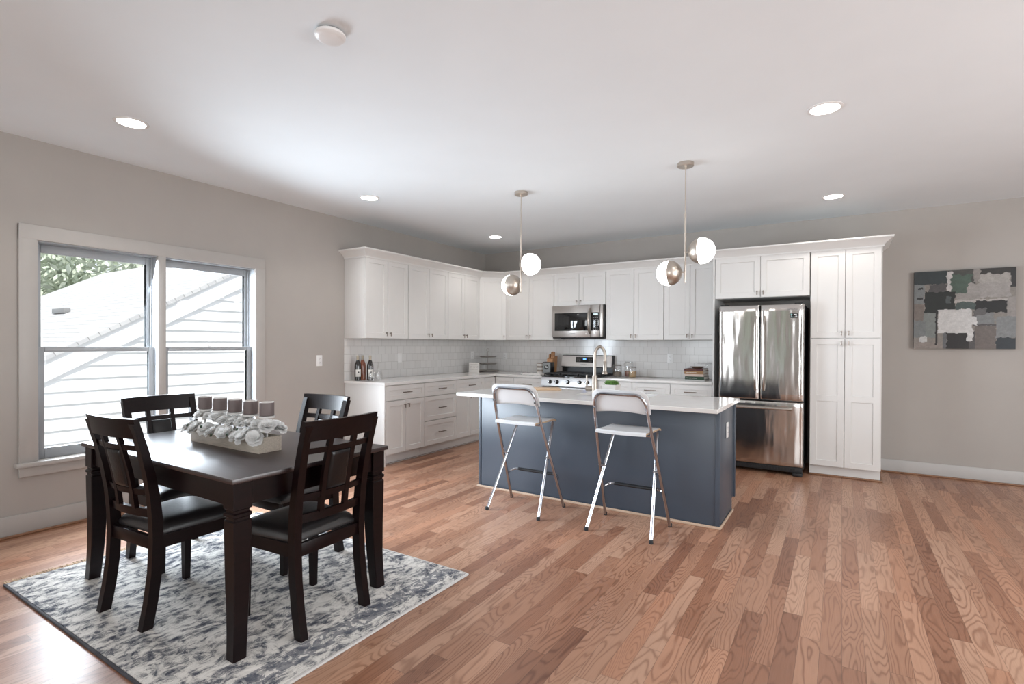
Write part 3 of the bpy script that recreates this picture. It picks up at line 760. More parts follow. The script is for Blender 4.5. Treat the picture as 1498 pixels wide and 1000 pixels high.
m = MB().loft([[(x, -.64, .785), (x, -.705, .785), (x, -.705, .80), (x, -.688, .895), (x, -.685, .904), (x, -.64, .904)] for x in (rx0, rx1)])
cpn = m.build('control_panel', 'steel_range', ra)
for kx, kz in ((1.549, .842), (1.652, .844), (1.809, .846), (1.973, .848), (2.077, .85)):
    nn = Vector((0, -1, .18)).normalized(); c0 = Vector((kx, -.697, kz))
    k_ = MB().lathe([(0, 0), (.027, 0), (.026, .006), (.021, .008), (.019, .032), (.016, .036), (0, .036)], c0, 20, nn).build('knob', 'blackglass', cpn)
    F = frame4(c0+nn*.036, (1, 0, 0), nn); MB().box(-.005, .005, -.018, .018, -.002, .008, .002, M4=F).build('grip', 'chrome', k_)
od = MB().box(rx0+.003, rx1-.003, -.685, -.641, .20, .775, .004).build('oven_door', 'steel_range', ra)
MB().box(rx0+.12, rx1-.12, -.688, -.684, .33, .62, .001).build('oven_window', 'blackglass', od)
q = MB().tube([(rx0+.06, -.735, .725), (rx1-.06, -.735, .725)], .012, 10)
for x in (rx0+.08, rx1-.08): q.tube([(x, -.684, .725), (x, -.735, .725)], .009, 8)
q.build('handle', 'nickel', od)
MB().box(rx0+.003, rx1-.003, -.68, -.641, .03, .19, .004).build('drawer', 'steel_flat', ra)
bgd = MB().loft([[(x, -.075, .918), (x, -.075, 1.015), (x, -.105, 1.022), (x, -.07, 1.178), (x, -.06, 1.186), (x, -.015, 1.186), (x, -.015, .918)] for x in (rx0, rx1)]).build('backguard', 'black', ra)
def bgf(x0, x1, z0, z1, name, mat, d=.003, par=None):
    f = lambda z: -.105+.035*(z-1.022)/.156
    return MB().loft([[(x, f(z0)-d, z0), (x, f(z1)-d, z1), (x, f(z1)+.001, z1), (x, f(z0)+.001, z0)] for x in (x0, x1)]).build(name, mat, par or bgd)
fp = bgf(rx0, rx1-.012, 1.026, 1.176, 'face_panel', 'steel_flat')
dp = bgf(1.635, 1.90, 1.085, 1.160, 'display_panel', 'blackglass', .0055, fp)
bgf(1.745, 1.79, 1.122, 1.138, 'display', 'display', .0065, dp)
m = MB()
f = lambda z: -.105+.035*(z-1.022)/.156
for i, bx_ in enumerate((1.66, 1.69, 1.83, 1.86)):
    for bz_ in (1.10, 1.125, 1.145): m.box(bx_, bx_+.014, f(bz_)-.0072, f(bz_)-.005, bz_, bz_+.004)
m.build('buttons', 'slot', dp)
lettering('SAMSUNG', .020, 'mark', frame4((1.76, f(1.055)-.0038, 1.055), (1, 0, 0), (0, -1, .22)), fp)

# ------------------------------------------------------------------ island
isl = thing('kitchen_island', (3.0, -2.5, 0), 'slate blue kitchen island with a plain seating side', 'island')
ix0, ix1, iy0, iy1 = 1.925, 4.062, -2.815, -2.245
MB().box(ix0+.023, ix1-.013, iy0+.013, iy0+.03, .10, .868).box(ix0+.023, ix1-.013, iy1-.018, iy1, .10, .868).box(ix0+.023, ix1-.013, iy0+.013, iy1-.055, 0, .11).build('cabinet_body', 'isl', isl)
MB().box(ix0+.028, ix1-.03, iy0, iy0+.012, .0, .868, .001).build('back_panel', 'isl', isl)
MB().box(ix0, ix0+.022, iy0-.004, iy1, 0, .868, .001).build('end_panel', 'isl', isl)
MB().box(ix1-.012, ix1, iy0+.004, iy1-.06, 0, .868, .001).box(ix1-.012, ix1, iy1-.06, iy1, .10, .868, .001).build('end_panel', 'isl', isl)
MB().box(ix1-.03, ix1+.004, iy0-.006, iy0+.014, 0, .868, .002).build('corner_post', 'isl', isl)
for k in range(4):
    a = ix0+.03+k*.52
    MB().box(a, a+.516, iy1+.001, iy1+.021, .105, .866, .002).build('door', 'isl', isl)
MB().box(ix1-.012, ix1+.014, iy1-.002, iy1+.024, .10, .868, .002).build('filler_strip', 'isl', isl)
m = MB().box(ix0-.014, ix1+.016, iy0-.020, iy0-.006, 0, .020, .005).box(ix1+.002, ix1+.016, iy0-.006, iy1-.06, 0, .020, .005).box(ix0-.014, ix0-.001, iy0-.006, iy1-.06, 0, .020, .005)
m.build('shoe_moulding', 'rawshoe', isl)
tx0, tx1, ty0, ty1 = 1.880, 4.101, -3.108, -2.208
sx0, sx1, sy0, sy1 = 2.85, 3.46, -2.66, -2.29            # sink cut-out
m = MB()
gx = [tx0, sx0, sx1, tx1]; gy = [ty0, sy0, sy1, ty1]; z0, z1 = .870, .900
for i in range(3):
    for j in range(3):
        if i == 1 and j == 1: continue
        for z in (z0, z1): m.face([(gx[i], gy[j], z), (gx[i+1], gy[j], z), (gx[i+1], gy[j+1], z), (gx[i], gy[j+1], z)])
for i in range(3):
    for y in (ty0, ty1): m.face([(gx[i], y, z0), (gx[i+1], y, z0), (gx[i+1], y, z1), (gx[i], y, z1)])
    for x in (tx0, tx1): m.face([(x, gy[i], z0), (x, gy[i+1], z0), (x, gy[i+1], z1), (x, gy[i], z1)])
for y in (sy0, sy1): m.face([(sx0, y, z0), (sx1, y, z0), (sx1, y, z1), (sx0, y, z1)])
for x in (sx0, sx1): m.face([(x, sy0, z0), (x, sy1, z0), (x, sy1, z1), (x, sy0, z1)])
it = tag(origin_to(m.build('worktop', 'quartz'), (3.0, -2.65, .870)), 'thick white quartz slab on the blue island, overhanging the bar stools', 'worktop')
md = it.modifiers.new('edge', 'BEVEL'); md.width = .003; md.segments = 2; md.limit_method = 'ANGLE'
m = MB(); e = .012
def rr(x0, x1, y0, y1, z): return [(x0, y0, z), (x1, y0, z), (x1, y1, z), (x0, y1, z)]
m.loft([rr(sx0-e, sx1+e, sy0-e, sy1+e, .869), rr(sx0-.004, sx1+.004, sy0-.004, sy1+.004, .869), rr(sx0+.01, sx1-.01, sy0+.01, sy1-.01, .70)], cap=False)
m.face(rr(sx0+.01, sx1-.01, sy0+.01, sy1-.01, .70))
sk = tag(origin_to(m.build('sink', 'sinkm'), (3.1, -2.47, .70)), 'undermount steel sink sunk in the island worktop', 'sink')
fa = thing('faucet', (3.04, -2.715, .90), 'tall gooseneck nickel faucet on the island', 'faucet')
X0, Y0 = 3.045, -2.715
m = MB().lathe([(0, 0), (.027, 0), (.027, .004), (.023, .008), (.023, .17), (.021, .175), (0, .175)], (X0, Y0, .90), 20); m.build('base', 'satin', fa)
dirx = Vector((.93, .36, 0)); ctr = Vector((X0, Y0, 1.235)); R = .042
pts = [Vector((X0, Y0, 1.07)), Vector((X0, Y0, 1.15))] + [ctr + dirx*(R*(1-math.cos(a))) + Z*(R*1.9*math.sin(a)) for a in [PI*i/14 for i in range(15)]] + [ctr+dirx*(2*R)-Z*.05]
m = MB().tube(pts, .0125, 12); m.build('neck', 'satin', fa)
e = ctr+dirx*(2*R)
m = MB().lathe([(0, 0), (.024, 0), (.026, .006), (.024, .016), (.016, .024), (.0155, .105), (.012, .11), (0, .11)], (e.x, e.y, 1.085), 18); m.build('spray_head', 'satin', fa)
hd = Vector((-.80, -.05, 0))
q = MB().tube([Vector((X0, Y0, .965)), Vector((X0, Y0, .965))+hd*.095], .021, 14)
q.lathe([(0, 0), (.007, 0), (.006, .11), (.0055, .112), (0, .112)], Vector((X0, Y0, .965))+hd*.088, 10); q.build('lever', 'satin', fa)
# things on the island
m = MB().box(-.135, .135, -.10, .10, 0, .014, .004)
cb = m.build('cutting_board', 'board'); place(cb, (2.375, -2.355, .9005), math.radians(35))
cb.location = (2.40, -2.38, .9005); tag(cb, 'pale wooden cutting board lying on the island behind the left stool', 'cutting board')
pt = thing('potted_succulent', (3.035, -2.25, .90), 'small green succulent in a white pot on the island behind the right stool', 'plant')
px_, py_ = 3.01, -2.25
m = MB(); s0, s1 = .055, .068
m.loft([rr(px_-s0, px_+s0, py_-s0, py_+s0, .9005), rr(px_-s1, px_+s1, py_-s1, py_+s1, .968), rr(px_-s1+.006, px_+s1-.006, py_-s1+.006, py_+s1-.006, .968), rr(px_-s1+.007, px_+s1-.007, py_-s1+.007, py_+s1-.007, .955)])
m.build('pot', 'ceramic', pt)
m = MB(); rg = random.Random(3)
for i in range(11):
    cx_, cy_ = px_+rg.uniform(-.05, .05), py_+rg.uniform(-.045, .045)
    for ring, (nn_, lean, ln) in enumerate(((7, 1.0, .036), (6, .6, .042), (4, .25, .044))):
        for j in range(nn_):
            a = 2*PI*j/nn_+ring; d = Vector((math.cos(a)*math.sin(lean), math.sin(a)*math.sin(lean), math.cos(lean)))
            b0 = Vector((cx_, cy_, .962)); m.tube([b0, b0+d*ln*.5, b0+d*ln], [.004, .0075, .001], 5)
m.build('leaves', 'succ', pt)

# ------------------------------------------------------------------ folding bar stools
def make_stool():
    t = thing('bar_stool', (0, 0, 0), None, 'bar stool', 'folding bar stools at the island'); tr = .0115
    ya_ = lambda z: .20-.42*z                               # long frame: front foot up to the back rest
    xa = lambda z: .252-.068*z
    lf = []
    for z in (0.012, .2, .43, .6, .75, .88): lf.append(Vector((-xa(z), ya_(z)+(.0 if z < .7 else (z-.7)*.05), z)))
    zt = .990; yt = ya_(zt)+.012
    c1 = bez((-xa(.89), ya_(.89)+.009, .90), (-.178, yt, zt), (-.11, yt-.004, zt), 8)
    lf += c1 + [Vector((0, yt-.012, zt))]
    pts = lf + [Vector((-p.x, p.y, p.z)) for p in reversed(lf[:-1])]
    MB().tube(pts, tr, 10).build('back_frame', 'chrome', t)
    yb_ = lambda z: -.20+.535*z; xb = lambda z: .236-.105*z
    rf = [Vector((-xb(z), yb_(z), z)) for z in (.012, .2, .43, .58, .665)]
    rf += bez((-xb(.68), yb_(.68), .68), (-.16, .175, .708), (-.11, .178, .708), 6) + [Vector((0, .178, .708))]
    pts = rf + [Vector((-p.x, p.y, p.z)) for p in reversed(rf[:-1])]
    MB().tube(pts, tr, 10).build('seat_frame', 'chrome', t)
    MB().tube([(-xa(.70), ya_(.70), .70), (xa(.70), ya_(.70), .70)], .007, 8).build('cross_bar', 'chrome', t)
    for s in (-1, 1):
        MB().tube([(s*xa(.43)+s*.012, ya_(.43), .43), (s*xb(.43)-s*.012, ya_(.43), .43)], .006, 8).build('pivot', 'chrome', t)
        MB().tube([(s*xa(.88)-s*.004, ya_(.88)-.012, .885), (s*xa(.88)-s*.004, ya_(.88)+.02, .885)], .006, 8).build('bolt', 'chrome', t)
    # seat panel: gently dished plywood with a rolled front edge
    st = [(-.165, .722), (-.155, .732), (-.12, .730), (0, .727), (.10, .729), (.16, .728), (.19, .716)]
    m = MB(); n = len(st); bm = m.bm; xs_ = [-.185, -.178, -.1, 0, .1, .178, .185]
    gt = [[bm.verts.new((x, y, z+(-.004 if abs(x) > .18 else 0)-.004*math.cos(x*8))) for x in xs_] for y, z in st]
    gb = [[bm.verts.new((x, y, z-.016-.004*math.cos(x*8))) for x in xs_] for y, z in st]
    for j in range(n-1):
        for i in range(6):
            bm.faces.new([gt[j][i], gt[j][i+1], gt[j+1][i+1], gt[j+1][i]]); bm.faces.new([gb[j][i+1], gb[j][i], gb[j+1][i], gb[j+1][i+1]])
    for j in range(n-1):
        for i in (0, 6): f = bm.faces.new([gt[j][i], gt[j+1][i], gb[j+1][i], gb[j][i]]); f.material_index = 1
    for i in range(6):
        for j in (0, n-1): f = bm.faces.new([gt[j][i], gb[j][i], gb[j][i+1], gt[j][i+1]]); f.material_index = 0
    m.build('seat', ['stoolw', 'ply'], t, smooth=40)
    # back rest: rounded panel carried on the front of the tube
    m = MB(); outl = []
    for s in (1, -1):
        rngs = [(.19, .862), (.198, .88)] if s == 1 else []
    def cor(cx, cz, r, a0, a1, n_=6): return [(cx+r*math.cos(a0+(a1-a0)*i/n_), cz+r*math.sin(a0+(a1-a0)*i/n_)) for i in range(n_+1)]
    outl = cor(.195, .862, .012, -PI/2, 0, 3) + cor(.143, .956, .064, 0, PI/2) + cor(-.143, .956, .064, PI/2, PI) + cor(-.195, .862, .012, PI, 1.5*PI, 3)
    nb = 8
    outl += [(-.195+.39*i/nb, .850+.016*math.sin(PI*i/nb)) for i in range(1, nb)]
    yf = lambda x, z: ya_(z)+.012+.018*0 - .012*(1-(x/.2)**2) + .010
    cen = (0, .935)
    def ringat(k, dy): return [(cen[0]+(x-cen[0])*k, yf(cen[0]+(x-cen[0])*k, cen[1]+(z-cen[1])*k)+dy, cen[1]+(z-cen[1])*k) for x, z in outl]
    m.loft([ringat(.3, 0), ringat(.7, 0), ringat(.97, 0), ringat(1, .004), ringat(1, .014), ringat(.97, .018), ringat(.7, .018), ringat(.3, .018)])
    m.build('backrest', 'stoolw', t, smooth=50)
    zf = .235; m = MB()
    pts = bez((-xa(zf), ya_(zf), zf), (-xa(zf)+.005, ya_(zf)+.065, zf+.03), (-.17, ya_(zf)+.068, zf+.032), 6)
    pts = pts + [Vector((-p.x, p.y, p.z)) for p in reversed(pts)]
    fr_ = m.tube(pts, .0095, 10).build('footrest', 'chrome', t)
    MB().tube([(-.165, ya_(zf)+.068, zf+.032), (.165, ya_(zf)+.068, zf+.032)], .0125, 10).build('rubber_sleeve', 'rubber', fr_)
    for s in (-1, 1):
        MB().lathe([(0, 0), (.014, 0), (.0145, .02), (.0125, .026), (0, .026)], (s*xa(0), ya_(0), 0), 12).build('foot_cap', 'rubber', t)
        MB().lathe([(0, 0), (.014, 0), (.0145, .02), (.0125, .026), (0, .026)], (s*xb(0), yb_(0), 0), 12).build('foot_cap', 'rubber', t)
    return t
st1 = make_stool(); st2 = copy_tree(st1)
place(st1, (2.6285, -3.155, 0), 0); st1['label'] = 'white folding bar stool on chrome legs, left of the pair, further from the fridge'
place(st2, (3.4955, -3.156, 0), 0); st2['label'] = 'white folding bar stool on chrome legs, right of the pair, nearer the fridge'

# ------------------------------------------------------------------ rug, dining table, chairs
rg_ = thing('area_rug', (1.93, -5.135, 0), 'distressed grey, white and navy area rug under the dining table', 'rug')
MB().box(.935, 2.975, -5.868, -4.402, .001, .012, .003).build('pile', 'rug', rg_)
MB().box(2.976, 2.992, -5.870, -4.398, .001, .0115, .003).box(.935, 2.976, -4.401, -4.394, .001, .011, .002).build('binding', 'binding', rg_)
MB().box(.935, 2.976, -5.880, -5.869, .001, .0125, .003).build('edge_binding', 'rugback', rg_)
m = MB(); rgx = random.Random(5)
for i in range(210):
    y = -5.865+i*.00695; a = rgx.uniform(-.012, .012)
    m.tube([(.940, y, .007), (.912, y+a*.5, .008), (.878+rgx.uniform(-.012, .010), y+a, .004)], [.0036, .0036, .0026], 5)
tag(m.build('fringe', 'rope', rg_), kind='stuff')
RZ = .012
def make_table():
    t = thing('dining_table', (1.95, -5.18, RZ), 'dark espresso wooden dining table on the rug', 'table')
    x0, x1, y0, y1, zt = 1.200, 2.703, -5.620, -4.750, .775
    MB().box(x0, x1, y0, y1, zt-.022, zt, .004).build('tabletop', 'tabletop', t)
    m = MB(); i_ = .028
    m.box(x0+.09, x1-.09, y0+i_, y0+i_+.02, zt-.125, zt-.022).box(x0+.09, x1-.09, y1-i_-.02, y1-i_, zt-.125, zt-.022)
    m.box(x0+i_, x0+i_+.02, y0+.09, y1-.09, zt-.125, zt-.022).box(x1-i_-.02, x1-i_, y0+.09, y1-.09, zt-.125, zt-.022)
    m.build('apron', 'espresso', t)
    hs = [(zt-.0225, .041), (zt-.135, .041), (zt-.140, .034), (zt-.150, .034), (zt-.155, .041), (zt-.167, .041), (zt-.172, .035), (zt-.182, .035), (zt-.187, .040), (.50, .039), (.35, .036), (.20, .032), (.10, .030), (RZ+.0005, .029)]
    for sx, xx in ((-1, x0+.055), (1, x1-.055)):
        for sy, yy_ in ((-1, y0+.055), (1, y1-.055)):
            rings = []
            for z, h in hs:
                k = max(0, (.40-z)/.40); o = .016*k*k
                cx_, cy_ = xx+sx*o, yy_+sy*o
                c_ = .004
                rings.append([(cx_+a, cy_+b_, z) for a, b_ in ((-h+c_, -h), (h-c_, -h), (h, -h+c_), (h, h-c_), (h-c_, h), (-h+c_, h), (-h, h-c_), (-h, -h+c_))])
            MB().loft(rings).build('leg', 'espresso', t, smooth=20)
    return t
make_table()
def make_chair():
    t = thing('dining_chair', (0, 0, 0), None, 'chair', 'dining chairs around the table')
    prof = [(0, -.215), (.12, -.192), (.25, -.175), (.40, -.168), (.50, -.172), (.60, -.182), (.72, -.203), (.84, -.232), (.93, -.258), (.955, -.266)]
    def yp(z):
        for (a, b_), (c, d) in zip(prof, prof[1:]):
            if a <= z <= c: return b_+(d-b_)*(z-a)/(c-a)
        return prof[-1][1]
    for s in (-1, 1):
        rings = []
        for z, y in prof:
            hw = .0185; hd = .024 if z < .5 else .024-.008*(z-.5)/.45
            x = s*(.186+.008*max(0, z-.4)/.55)
            rings.append([(x-hw, y-hd, z), (x+hw, y-hd, z), (x+hw, y+hd, z), (x-hw, y+hd, z)])
        MB().loft(rings).build('rear_leg', 'espresso', t, smooth=25)
    for s in (-1, 1):
        MB().loft([[(s*.195+a*h, .190+b_*h, z) for a, b_ in ((-1, -1), (1, -1), (1, 1), (-1, 1))] for z, h in ((0, .015), (.2, .018), (.415, .021))]).build('front_leg', 'espresso', t)
    m = MB().box(-.175, .175, .190, .212, .355, .415, .002).box(-.168, .168, -.185, -.162, .355, .415, .002)
    for s in (-1, 1):
        m.loft([[(s*.186-.010, -.150, z0_), (s*.186+.010, -.150, z0_), (s*.186+.010, -.150, z0_+.06), (s*.186-.010, -.150, z0_+.06)] if k == 0 else
                [(s*.203-.010, .172, z0_), (s*.203+.010, .172, z0_), (s*.203+.010, .172, z0_+.06), (s*.203-.010, .172, z0_+.06)] for k, z0_ in ((0, .355), (1, .355))])
    m.build('seat_rail', 'espresso', t)
    # padded seat: wider at the front, domed
    m = MB(); nu, nv = 16, 14; bm = m.bm; g = []
    def sx(v): return .186+.040*v                           # half width, v from rear 0 to front 1
    for j in range(nv+1):
        v = j/nv; row = []
        for i in range(nu+1):
            u = i/nu*2-1; e = (1-abs(u)**5)*(1-abs(2*v-1)**5)
            y = -.160+.390*v + (.012*(1-u*u) if v > .9 else 0)
            row.append(bm.verts.new((sx(v)*u, y, .432+.042*max(0, e)**.4)))
        g.append(row)
    for j in range(nv):
        for i in range(nu): bm.faces.new([g[j][i], g[j][i+1], g[j+1][i+1], g[j+1][i]])
    bnd = [g[0][i] for i in range(nu+1)] + [g[j][nu] for j in range(1, nv+1)] + [g[nv][i] for i in range(nu-1, -1, -1)] + [g[j][0] for j in range(nv-1, 0, -1)]
    low = [bm.verts.new((v.co.x*.985, v.co.y*.985, .4155)) for v in bnd]
    for i in range(len(bnd)):
        k = (i+1) % len(bnd); bm.faces.new([bnd[i], bnd[k], low[k], low[i]])
    bm.faces.new(low)
    m.build('seat', 'seatleather', t, smooth=60)
    def rail(z0, z1, hw, th, bow, name):
        n = 14; rings = []
        for i in range(n+1):
            x = -hw+2*hw*i/n; b_ = bow*(1-(x/hw)**2)
            rings.append([(x, yp(z)-b_+d, z) for z, d in ((z0, -th), (z1, -th), (z1, th), (z0, th))])
        return MB().loft(rings).build(name, 'espresso', t, smooth=30)
    rail(.885, .978, .2125, .012, .026, 'top_rail')
    rail(.825, .852, .178, .009, .026, 'back_rail'); rail(.610, .638, .172, .009, .024, 'back_rail'); rail(.505, .545, .170, .010, .022, 'back_rail')
    for s in (-1, 1):
        rings = []
        for z in (.54, .62, .72, .83, .89):
            x = s*.070; b_ = .0215; y = yp(z)-b_
            rings.append([(x-.0125, y-.010, z), (x+.0125, y-.010, z), (x+.0125, y+.010, z), (x-.0125, y+.010, z)])
        MB().loft(rings).build('slat', 'espresso', t, smooth=25)
    # padded centre panel
    m = MB(); rings = []
    zs = [.640, .646, .66, .73, .80, .816, .823]
    for z in zs:
        e = 0 if z in (zs[0], zs[-1]) else (.75 if z in (zs[1], zs[-2]) else 1)
        y = yp(z)-.024; ring = []
        for k in range(16):
            a = 2*PI*k/16; cx_ = math.copysign(abs(math.cos(a))**.35, math.cos(a)); sy_ = math.copysign(abs(math.sin(a))**.6, math.sin(a))
            ring.append((cx_*.0565, y+sy_*(.006+.010*e), z))
        rings.append(ring)
    m.loft(rings).build('back_pad', 'leather', t, smooth=60)
    return t
ch = make_chair()
for i, (x, y, a, lb) in enumerate((
        (1.895, -5.478, 4, 'dark wooden dining chair on the near long side of the table'),
        (2.552, -5.163, 91, 'dark wooden dining chair at the right end of the table, nearest the island'),
        (1.312, -5.152, -90, 'dark wooden dining chair at the window end of the table, facing into the room'),
        (1.915, -4.795, 181, 'dark wooden dining chair on the far long side of the table, beyond the candles'))):
    c = ch if i == 0 else copy_tree(ch)
    place(c, (x, y, RZ+.0005), math.radians(a)); c['label'] = lb

# ------------------------------------------------------------------ flower box and candles on the table
TZ = .7752
bx = thing('flower_box', (2.0, -5.20, TZ), 'whitewashed wooden box of white silk flowers on the dining table', 'flower arrangement')
x0, x1, y0, y1, hb = 1.668, 2.325, -5.268, -5.142, .078
m = MB(); th = .011
m.box(x0, x1, y0, y0+th, TZ, TZ+hb, .001).box(x0, x1, y1-th, y1, TZ, TZ+hb, .001).box(x0+.001, x0+th, y0+th, y1-th, TZ, TZ+hb, .001).box(x1-th, x1-.001, y0+th, y1-th, TZ, TZ+hb, .001).box(x0+th, x1-th, y0+th, y1-th, TZ, TZ+.05)
m.build('box', 'boxwood', bx)
def blossom(c, s, rg, face):
    m = MB(); ax = Vector(face).normalized(); a0 = ax.orthogonal().normalized(); b0 = ax.cross(a0); bm = m.bm
    for ring, (n, lean, ln) in enumerate(((8, 1.30, 1.0), (8, 1.0, .98), (7, .70, .92), (5, .38, .85))):
        for j in range(n):
            a = 2*PI*j/n + ring*.5 + rg.uniform(-.25, .25); L_ = s*ln*rg.uniform(.85, 1.12); w_ = s*.62*rg.uniform(.85, 1.15)
            le = lean+rg.uniform(-.2, .2); rd = a0*math.cos(a)+b0*math.sin(a); tn = -a0*math.sin(a)+b0*math.cos(a)
            rows = []
            for k, (q, wd) in enumerate(((.04, .12), (.3, .62), (.6, .98), (.85, .95), (1.0, .62))):
                dl = le*(.35+.65*q); p = Vector(c) + (rd*math.sin(dl)+ax*math.cos(dl))*(L_*q)
                nrm_ = (ax*math.sin(dl)-rd*math.cos(dl))
                rows.append([bm.verts.new(p+tn*w_*wd*v + nrm_*(.22*s*wd*v*v) + nrm_*rg.uniform(-.07, .07)*s*q*q + ax*rg.uniform(-.05, .05)*s*q*q) for v in (-1, -.5, 0, .5, 1)])
            for k in range(4):
                for i in range(4): bm.faces.new([rows[k][i], rows[k][i+1], rows[k+1][i+1], rows[k+1][i]])
    return m
rgf = random.Random(11)
for row, (yy_, zz_, fy_) in enumerate(((-5.262, .112, -.6), (-5.215, .172, -.15), (-5.155, .15, .4))):
    for i in range(9):
        x = x0-.012+(x1-x0+.024)*(i+.5*(row % 2)+.1)/8.7+rgf.uniform(-.012, .012)
        fc_ = (rgf.uniform(-.35, .35)+(-.5 if i == 0 else .5 if i == 8 else 0), fy_+rgf.uniform(-.2, .2), 1)
        blossom((x, yy_+rgf.uniform(-.010, .010), TZ+zz_-.045+rgf.uniform(-.008, .008)), rgf.uniform(.044, .054), rgf, fc_).build('flower', 'petal', bx, smooth=80)
for lx, ly, lz in ((1.72, -5.31, .10), (1.87, -5.315, .105), (2.12, -5.315, .085), (2.17, -5.29, .115), (1.98, -5.32, .07)):
    m = MB(); c = Vector((lx, ly, TZ+lz)); d = Vector((.5, -.35, .3)).normalized()*.022; s_ = Vector((.1, .5, .5)).normalized()*.010
    m.face([c-d, c-s_, c+d*.2-s_*.9, c+d, c+d*.2+s_*.9, c+s_]); o = m.build('leaf', 'leaf', bx)
    md = o.modifiers.new('t', 'SOLIDIFY'); md.thickness = .0008
cx_s = (1.655, 1.768, 1.893, 2.050, 2.222); czs = (.948, .948, .948, .948, .948)
cxs = [(1.652, -5.19, .950), (1.775, -5.19, .949), (1.918, -5.19, .949), (2.064, -5.19, .950), (2.287-.006, -5.19, .958)]
cxs = [(1.690, -5.20, .954), (1.846, -5.20, .957), (1.995, -5.20, .957), (2.141, -5.20, .958), (2.287, -5.20, .960)]
for i, (cx_, cy_, cz_) in enumerate(cxs):
    MB().lathe([(0, 0), (.006, 0), (.006, cz_-.006-TZ-.06), (.039, cz_-.006-TZ-.055), (.041, cz_-TZ-.051), (0, cz_-TZ-.051)], (cx_, cy_, TZ+.05), 20).build('candle_cup', 'cup', bx)
    t = thing('pillar_candle', (cx_, cy_, cz_), ('mauve grey pillar candle over the window end of the flower box', 'mauve grey pillar candle, second from the window end of the flower box',
        'mauve grey pillar candle in the middle of the row of five', 'mauve grey pillar candle, second from the island end of the flower box', 'mauve grey pillar candle over the island end of the flower box')[i], 'candle', 'five grey candles on the flower box')
    r = .0355; h = .070
    MB().lathe([(0, .0), (r-.002, 0), (r, .002), (r, h-.003)], (cx_, cy_, cz_), 24, cap=False).lathe([(r, h-.003), (r-.001, h), (r-.004, h+.001), (r-.007, h-.002), (0, h-.004)], (cx_, cy_, cz_), 24, mi=1, cap=False).build('wax', ['candle', 'candletop'], t)
    MB().tube([(cx_, cy_, cz_+h-.005), (cx_+.001, cy_, cz_+h+.006)], .0011, 6).build('wick', 'paper', t)

